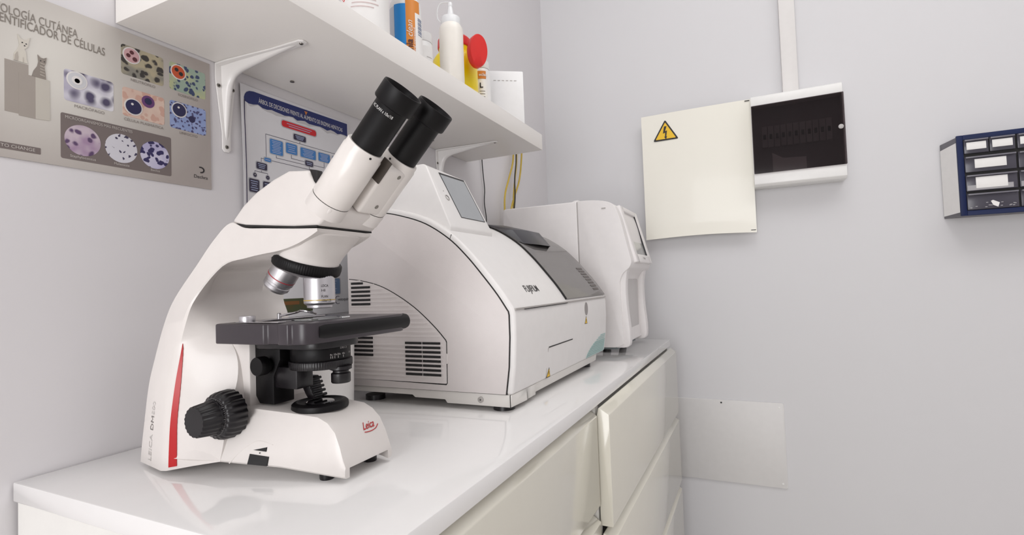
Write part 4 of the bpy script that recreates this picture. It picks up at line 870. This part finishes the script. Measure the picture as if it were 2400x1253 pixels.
# slim white bottle with orange tag
o = (.986, -.120); t = thing('slim_bottle', 'slim white bottle with small orange tag beside the sharps container', 'bottle', (*o, ZT))
bo = link('bottle_body', lathe([(0, ZT), (.0185, ZT), (.020, ZT+.002), (.020, ZT+.117), (.016, ZT+.124), (.0135, ZT+.126), (0, ZT+.126)], (*o, 0), (0, 0, 1), 40), bottlew, t)
link('bottle_cap', lathe([(0, ZT+.124), (.0175, ZT+.124), (.0180, ZT+.126), (.0175, ZT+.140), (0, ZT+.140)], (*o, 0), (0, 0, 1), 36), bottlew, t)
band('orange_tag', o, .020, ZT+.098, ZT+.115, -65, 30, orangelab, bo)
wraptext('tag_lettering', 'eclair', o, .0205, -14, ZT+.1035, whitetxt, bo, .0090, bold=.02)
wraptext('label_lettering', 'L', o, .0203, -12, ZT+.078, blacktxt, bo, .0150, bold=.03)
for k in range(3): band('label_print_line', o, .0200, ZT+.058+.006*k, ZT+.0590+.006*k, -12, 22, dgreytxt, bo, 5, .0004)
# white router box standing on edge
c_ = Vector((1.056, -.148, ZT)); fr = -Vector((CAM.x-c_.x, CAM.y-c_.y, 0)).normalized(); rr2 = Vector((.55, -.835, 0)).normalized(); fr = Vector((rr2.y, -rr2.x, 0)); fr = fr if fr.dot(CAM-c_) < 0 else -fr
t = thing('router', 'white upright router with a row of tiny lights at the shelf end', 'router', c_)
def obox(name, u0, u1, d0, d1, z0, z1, m, parent, bevel=0.):
    bm = bmesh.new(); vs = [bm.verts.new(c_+rr2*u+fr*d+Vector((0, 0, z))) for z in (z0, z1) for u, d in ((u0, d0), (u1, d0), (u1, d1), (u0, d1))]
    for f_ in ((0, 1, 2, 3), (7, 6, 5, 4), (0, 4, 5, 1), (1, 5, 6, 2), (2, 6, 7, 3), (3, 7, 4, 0)): bm.faces.new([vs[i] for i in f_])
    return link(name, bm, m, parent, bevel=bevel, seg=2)
obox('router_case', -.044, .040, 0, .028, 0, .143, mat('router_white', 'F0F0F1', .35), t, .0025)
for k in range(6): obox('router_light', -.030+.0095*k, -.024+.0095*k, -.0006, .002, .1195, .1206, greytxt, t)

# ------------------------------------------------------------------ right wall: fuse box, cream door, conduit, cover, organiser
eb = thing('fuse_box', 'white fuse box with smoked dark door on the right wall', 'fuse box', (XR, -.768, 1.222))
y0, y1 = -.880, -.656
link('box_top', prism([(XR-.001, 1.4840), (1.622, 1.4840), (1.612, 1.4800), (1.609, 1.4520), (XR-.001, 1.4520)], 'y', y0, y1), boxm, eb, bevel=.002)
link('box_bottom', prism([(XR-.001, 1.2600), (1.609, 1.2600), (1.6085, 1.2290), (1.616, 1.2225), (XR-.001, 1.2225)], 'y', y0, y1), boxm, eb, bevel=.002)
link('box_back', B((1.660, XR-.001, y0, y1, 1.2598, 1.4522)), boxm, eb); link('box_side', B((1.612, 1.661, y0, y0+.003, 1.2598, 1.4522)), boxm, eb); link('box_side', B((1.612, 1.661, y1-.003, y1, 1.2598, 1.4522)), boxm, eb)
inn = mat('fuse_interior', '8C8787', .5)
link('inner_cover', B((1.640, 1.6605, y0+.003, y1-.003, 1.2600, 1.4520)), inn, eb)
for k in range(11): bk_ = link('breaker', B((1.6285, 1.6415, y1-.040-.0158*k, y1-.0255-.0158*k, 1.335, 1.395)), mat('breaker_grey', 'B4B1B1', .5), eb, bevel=.001); 
for k in range(11): link('breaker_lever', B((1.6240, 1.6290, y1-.036-.0158*k, y1-.0295-.0158*k, 1.358, 1.371)), darkm, eb)
link('label_card', prism([(-.706, 1.265), (-.706, 1.320), (-.733, 1.302), (-.790, 1.2985), (-.790, 1.265)], 'x', 1.6385, 1.6403), paperm, eb)
link('smoked_door', prism(rr(y0-.001, y1-.001, 1.2590, 1.4530, .002), 'x', 1.6050, 1.6085), smoked('smoked_door_plastic', '1A1517', .62, (.66, .61, .62, 1)), eb, smooth=False)
link('door_lock', lathe([(0, 0), (.0062, 0), (.0062, .002), (.005, .0028), (0, .0028)], (1.6050, -.8710, 1.3600), (-1, 0, 0), 28), mat('lock_light_grey', 'B9B6B4', .4), eb)
tag(link('cable_conduit', B((1.652, XR-.0005, -.782, -.742, 1.4845, CEIL-.001)), conduitm, base=(XR-.01, -.762, 1.4845), bevel=.001), 'white cable conduit rising from the fuse box', 'conduit')
cp = thing('cream_cover', 'cream metal cover with yellow voltage triangle beside the fuse box', 'panel', (1.65, -.497, 1.097))
bm = bmesh.new(); ny, nz = 20, 24; cy0, cy1, cz0, cz1 = -.656, -.340, 1.0965, 1.4880
def bow(u, v): return 1.6470-.006*math.exp(-(v/.06)**2)*(.4+.6*math.sin(u*math.pi))-.003*math.sin(u*math.pi)*v
G = []
for j in range(nz+1):
    v = j/nz; row = []
    for i in range(ny+1):
        u = i/ny; z = cz0+(cz1-cz0)*v
        if j == 0: z += .004*math.sin(u*math.pi*1.1)
        row.append(bm.verts.new((bow(u, v), cy0+(cy1-cy0)*u, z)))
    G.append(row)
for j in range(nz):
    for i in range(ny): bm.faces.new((G[j][i], G[j][i+1], G[j+1][i+1], G[j+1][i]))
r_ = bmesh.ops.extrude_face_region(bm, geom=bm.faces[:])
for v in [g_ for g_ in r_['geom'] if isinstance(g_, bmesh.types.BMVert)]: v.co.x += .0022
link('cover_sheet', bm, creamm, cp)
link('wall_spacer', B((1.6492, XR-.0005, -.640, -.600, 1.12, 1.46)), creamm, cp); link('wall_spacer', B((1.6492, XR-.0005, -.400, -.360, 1.12, 1.46)), creamm, cp)
for z in (1.4830, 1.1030): link('hinge_slit', B((1.6440, 1.6466, -.654, -.641, z, z+.0018)), darkm, cp, smooth=False)
def tri(c, h, s): return [(c[0], c[1]+h*s), (c[0]-.0385*s, c[1]-h*.5*s), (c[0]+.0385*s, c[1]-h*.5*s)]
def rtri(c, s, r):
    pts = []; V = [Vector(p) for p in tri(c, .0430, s)]
    for i in range(3):
        a, b_, d_ = V[i-1], V[i], V[(i+1) % 3]; p, q = b_+(a-b_).normalized()*r, b_+(d_-b_).normalized()*r
        for k in range(5): f_ = k/4; pts.append(tuple((p.lerp(b_, f_)).lerp(b_.lerp(q, f_), f_)))
    return pts
c0 = (-.4135, 1.4245)
sg = link('warning_triangle', prism(rtri(c0, 1.0, .006), 'x', 1.6435, 1.6460), blacktxt, cp, smooth=False); link('triangle_face', prism(rtri(c0, .80, .003), 'x', 1.6429, 1.6440), yellowsign, sg, smooth=False)
bolt = [(.004, .024), (-.0035, .024), (-.0075, .002), (-.0005, .0045), (-.002, -.0085), (-.0045, -.0085), (.001, -.0170), (.0045, -.0075), (.0020, -.0080), (.0050, .0105), (-.001, .0085)]
link('lightning_bolt', prism([(c0[0]-a, c0[1]+b_-.002) for a, b_ in bolt], 'x', 1.6423, 1.6432), blacktxt, sg, smooth=False)
ac = thing('access_plate', 'thin white access plate screwed low on the right wall', 'panel', (XR, -.55, .358))
link('plate_sheet', prism(rr(-.7025, -.385, .3585, .6010, .006), 'x', XR-.0045, XR-.0003), mat('access_white', 'E0DEDD', .5), ac, bevel=.0006)
link('screw', cyl((XR-.0045, -.535, .5930), (-1, 0, 0), .0026, .0008, 14), blackm, ac)
for z in (.588, .371): link('screw', lathe([(0, 0), (.0032, 0), (.0026, .0008), (0, .0009)], (XR-.0045, -.690, z), (-1, 0, 0), 14), boxm, ac)
# organiser
og = thing('drawer_organiser', 'navy small-parts drawer organiser at the right edge of the wall', 'organiser', (XR, -1.26, 1.098))
oy0, oy1, oz0, oz1 = -1.440, -1.107, 1.0980, 1.2950
bm = loft([[Vector((x, y, z)) for y, z in ((a, c), (b_, c), (b_, d_), (a, d_))] for x, a, b_, c, d_ in ((1.6025, oy0+.002, oy1-.002, oz0+.002, oz1-.002), (XR-.002, oy0-.0135, oy1+.0135, oz0+.001, oz1-.004))])
link('organiser_case', bm, greyplas, og, bevel=.001)
link('side_sheet', loft([[Vector((x, y, z)) for y, z in ((b_, c), (b_+.0009, c), (b_+.0009, d_), (b_, d_))] for x, b_, c, d_ in ((1.6050, oy1-.001, 1.1075, 1.2790), (XR-.004, oy1+.0130, 1.1050, 1.2750))]), paperm, og, smooth=False)
fy0, fy1 = 1.5985, 1.6060
link('front_frame', B((fy0, fy1, oy1-.012, oy1, oz0, oz1), (fy0, fy1, oy0, oy0+.012, oz0, oz1), (fy0, fy1, oy0+.012, oy1-.012, oz1-.012, oz1), (fy0, fy1, oy0+.012, oy1-.012, oz0, oz0+.012)), blueplas, og, bevel=.001)
link('front_well', B((1.6010, 1.6040, oy0+.012, oy1-.012, oz0+.012, oz1-.012)), darkm, og)
cols = [(-1.1195, -1.2140), (-1.2180, -1.3125), (-1.3165, -1.4270)]
def drawer(ya, yb, z0, z1, lab, bits=False):
    d = link('drawer', B((1.5960, 1.6012, yb, ya, z0, z1)), drawerm, og, bevel=.0012)
    link('drawer_lip', B((1.5910, 1.5965, yb+.001, ya-.001, z1-.004, z1-.0005)), mat('drawer_lip_grey', '77757E', .3), d, bevel=.0006)
    yc = (ya+yb)/2; w_ = (ya-yb)*(.31 if ya-yb > .06 else .40)
    if lab == 1: link('label_card', B((1.5948, 1.5961, yc-w_, yc+w_, z0+.009, z1-.007)), paperm, d, bevel=.0003)
    if lab == 2: link('label_card', B((1.5946, 1.5961, yc-w_, yc+w_, z0+.006, z1-.006)), paperm, d, bevel=.0003); link('spare_cards', B((1.5953, 1.5962, yb+.008, ya-.002, z0+.002, z0+.014)), silverbits, d)
    if lab == 3:
        link('scrap_label', prism([(yc-.009, z0+.003), (yc-.012, z0+.013), (yc, z0+.020), (yc+.004, z0+.018), (yc+.000, z0+.008)], 'x', 1.5950, 1.5961), paperm, d)
        for k in range(14): y_ = random.uniform(yb+.004, ya-.004); z_ = z0+.003+random.random()*.012; link('small_part', B((1.5955, 1.5961, y_-.0022, y_+.0018, z_, z_+.0016)), silverbits, d, smooth=False)
for ci, (ya, yb) in enumerate(cols):
    m_ = (ya+yb)/2
    drawer(ya, m_+.001, 1.2480, 1.2820, 1); drawer(m_-.001, yb, 1.2480, 1.2820, 1)
    for k, (z0, z1) in enumerate(((1.2020, 1.2400), (1.1560, 1.1950), (1.1110, 1.1500))): drawer(ya, yb, z0, z1, k+1)
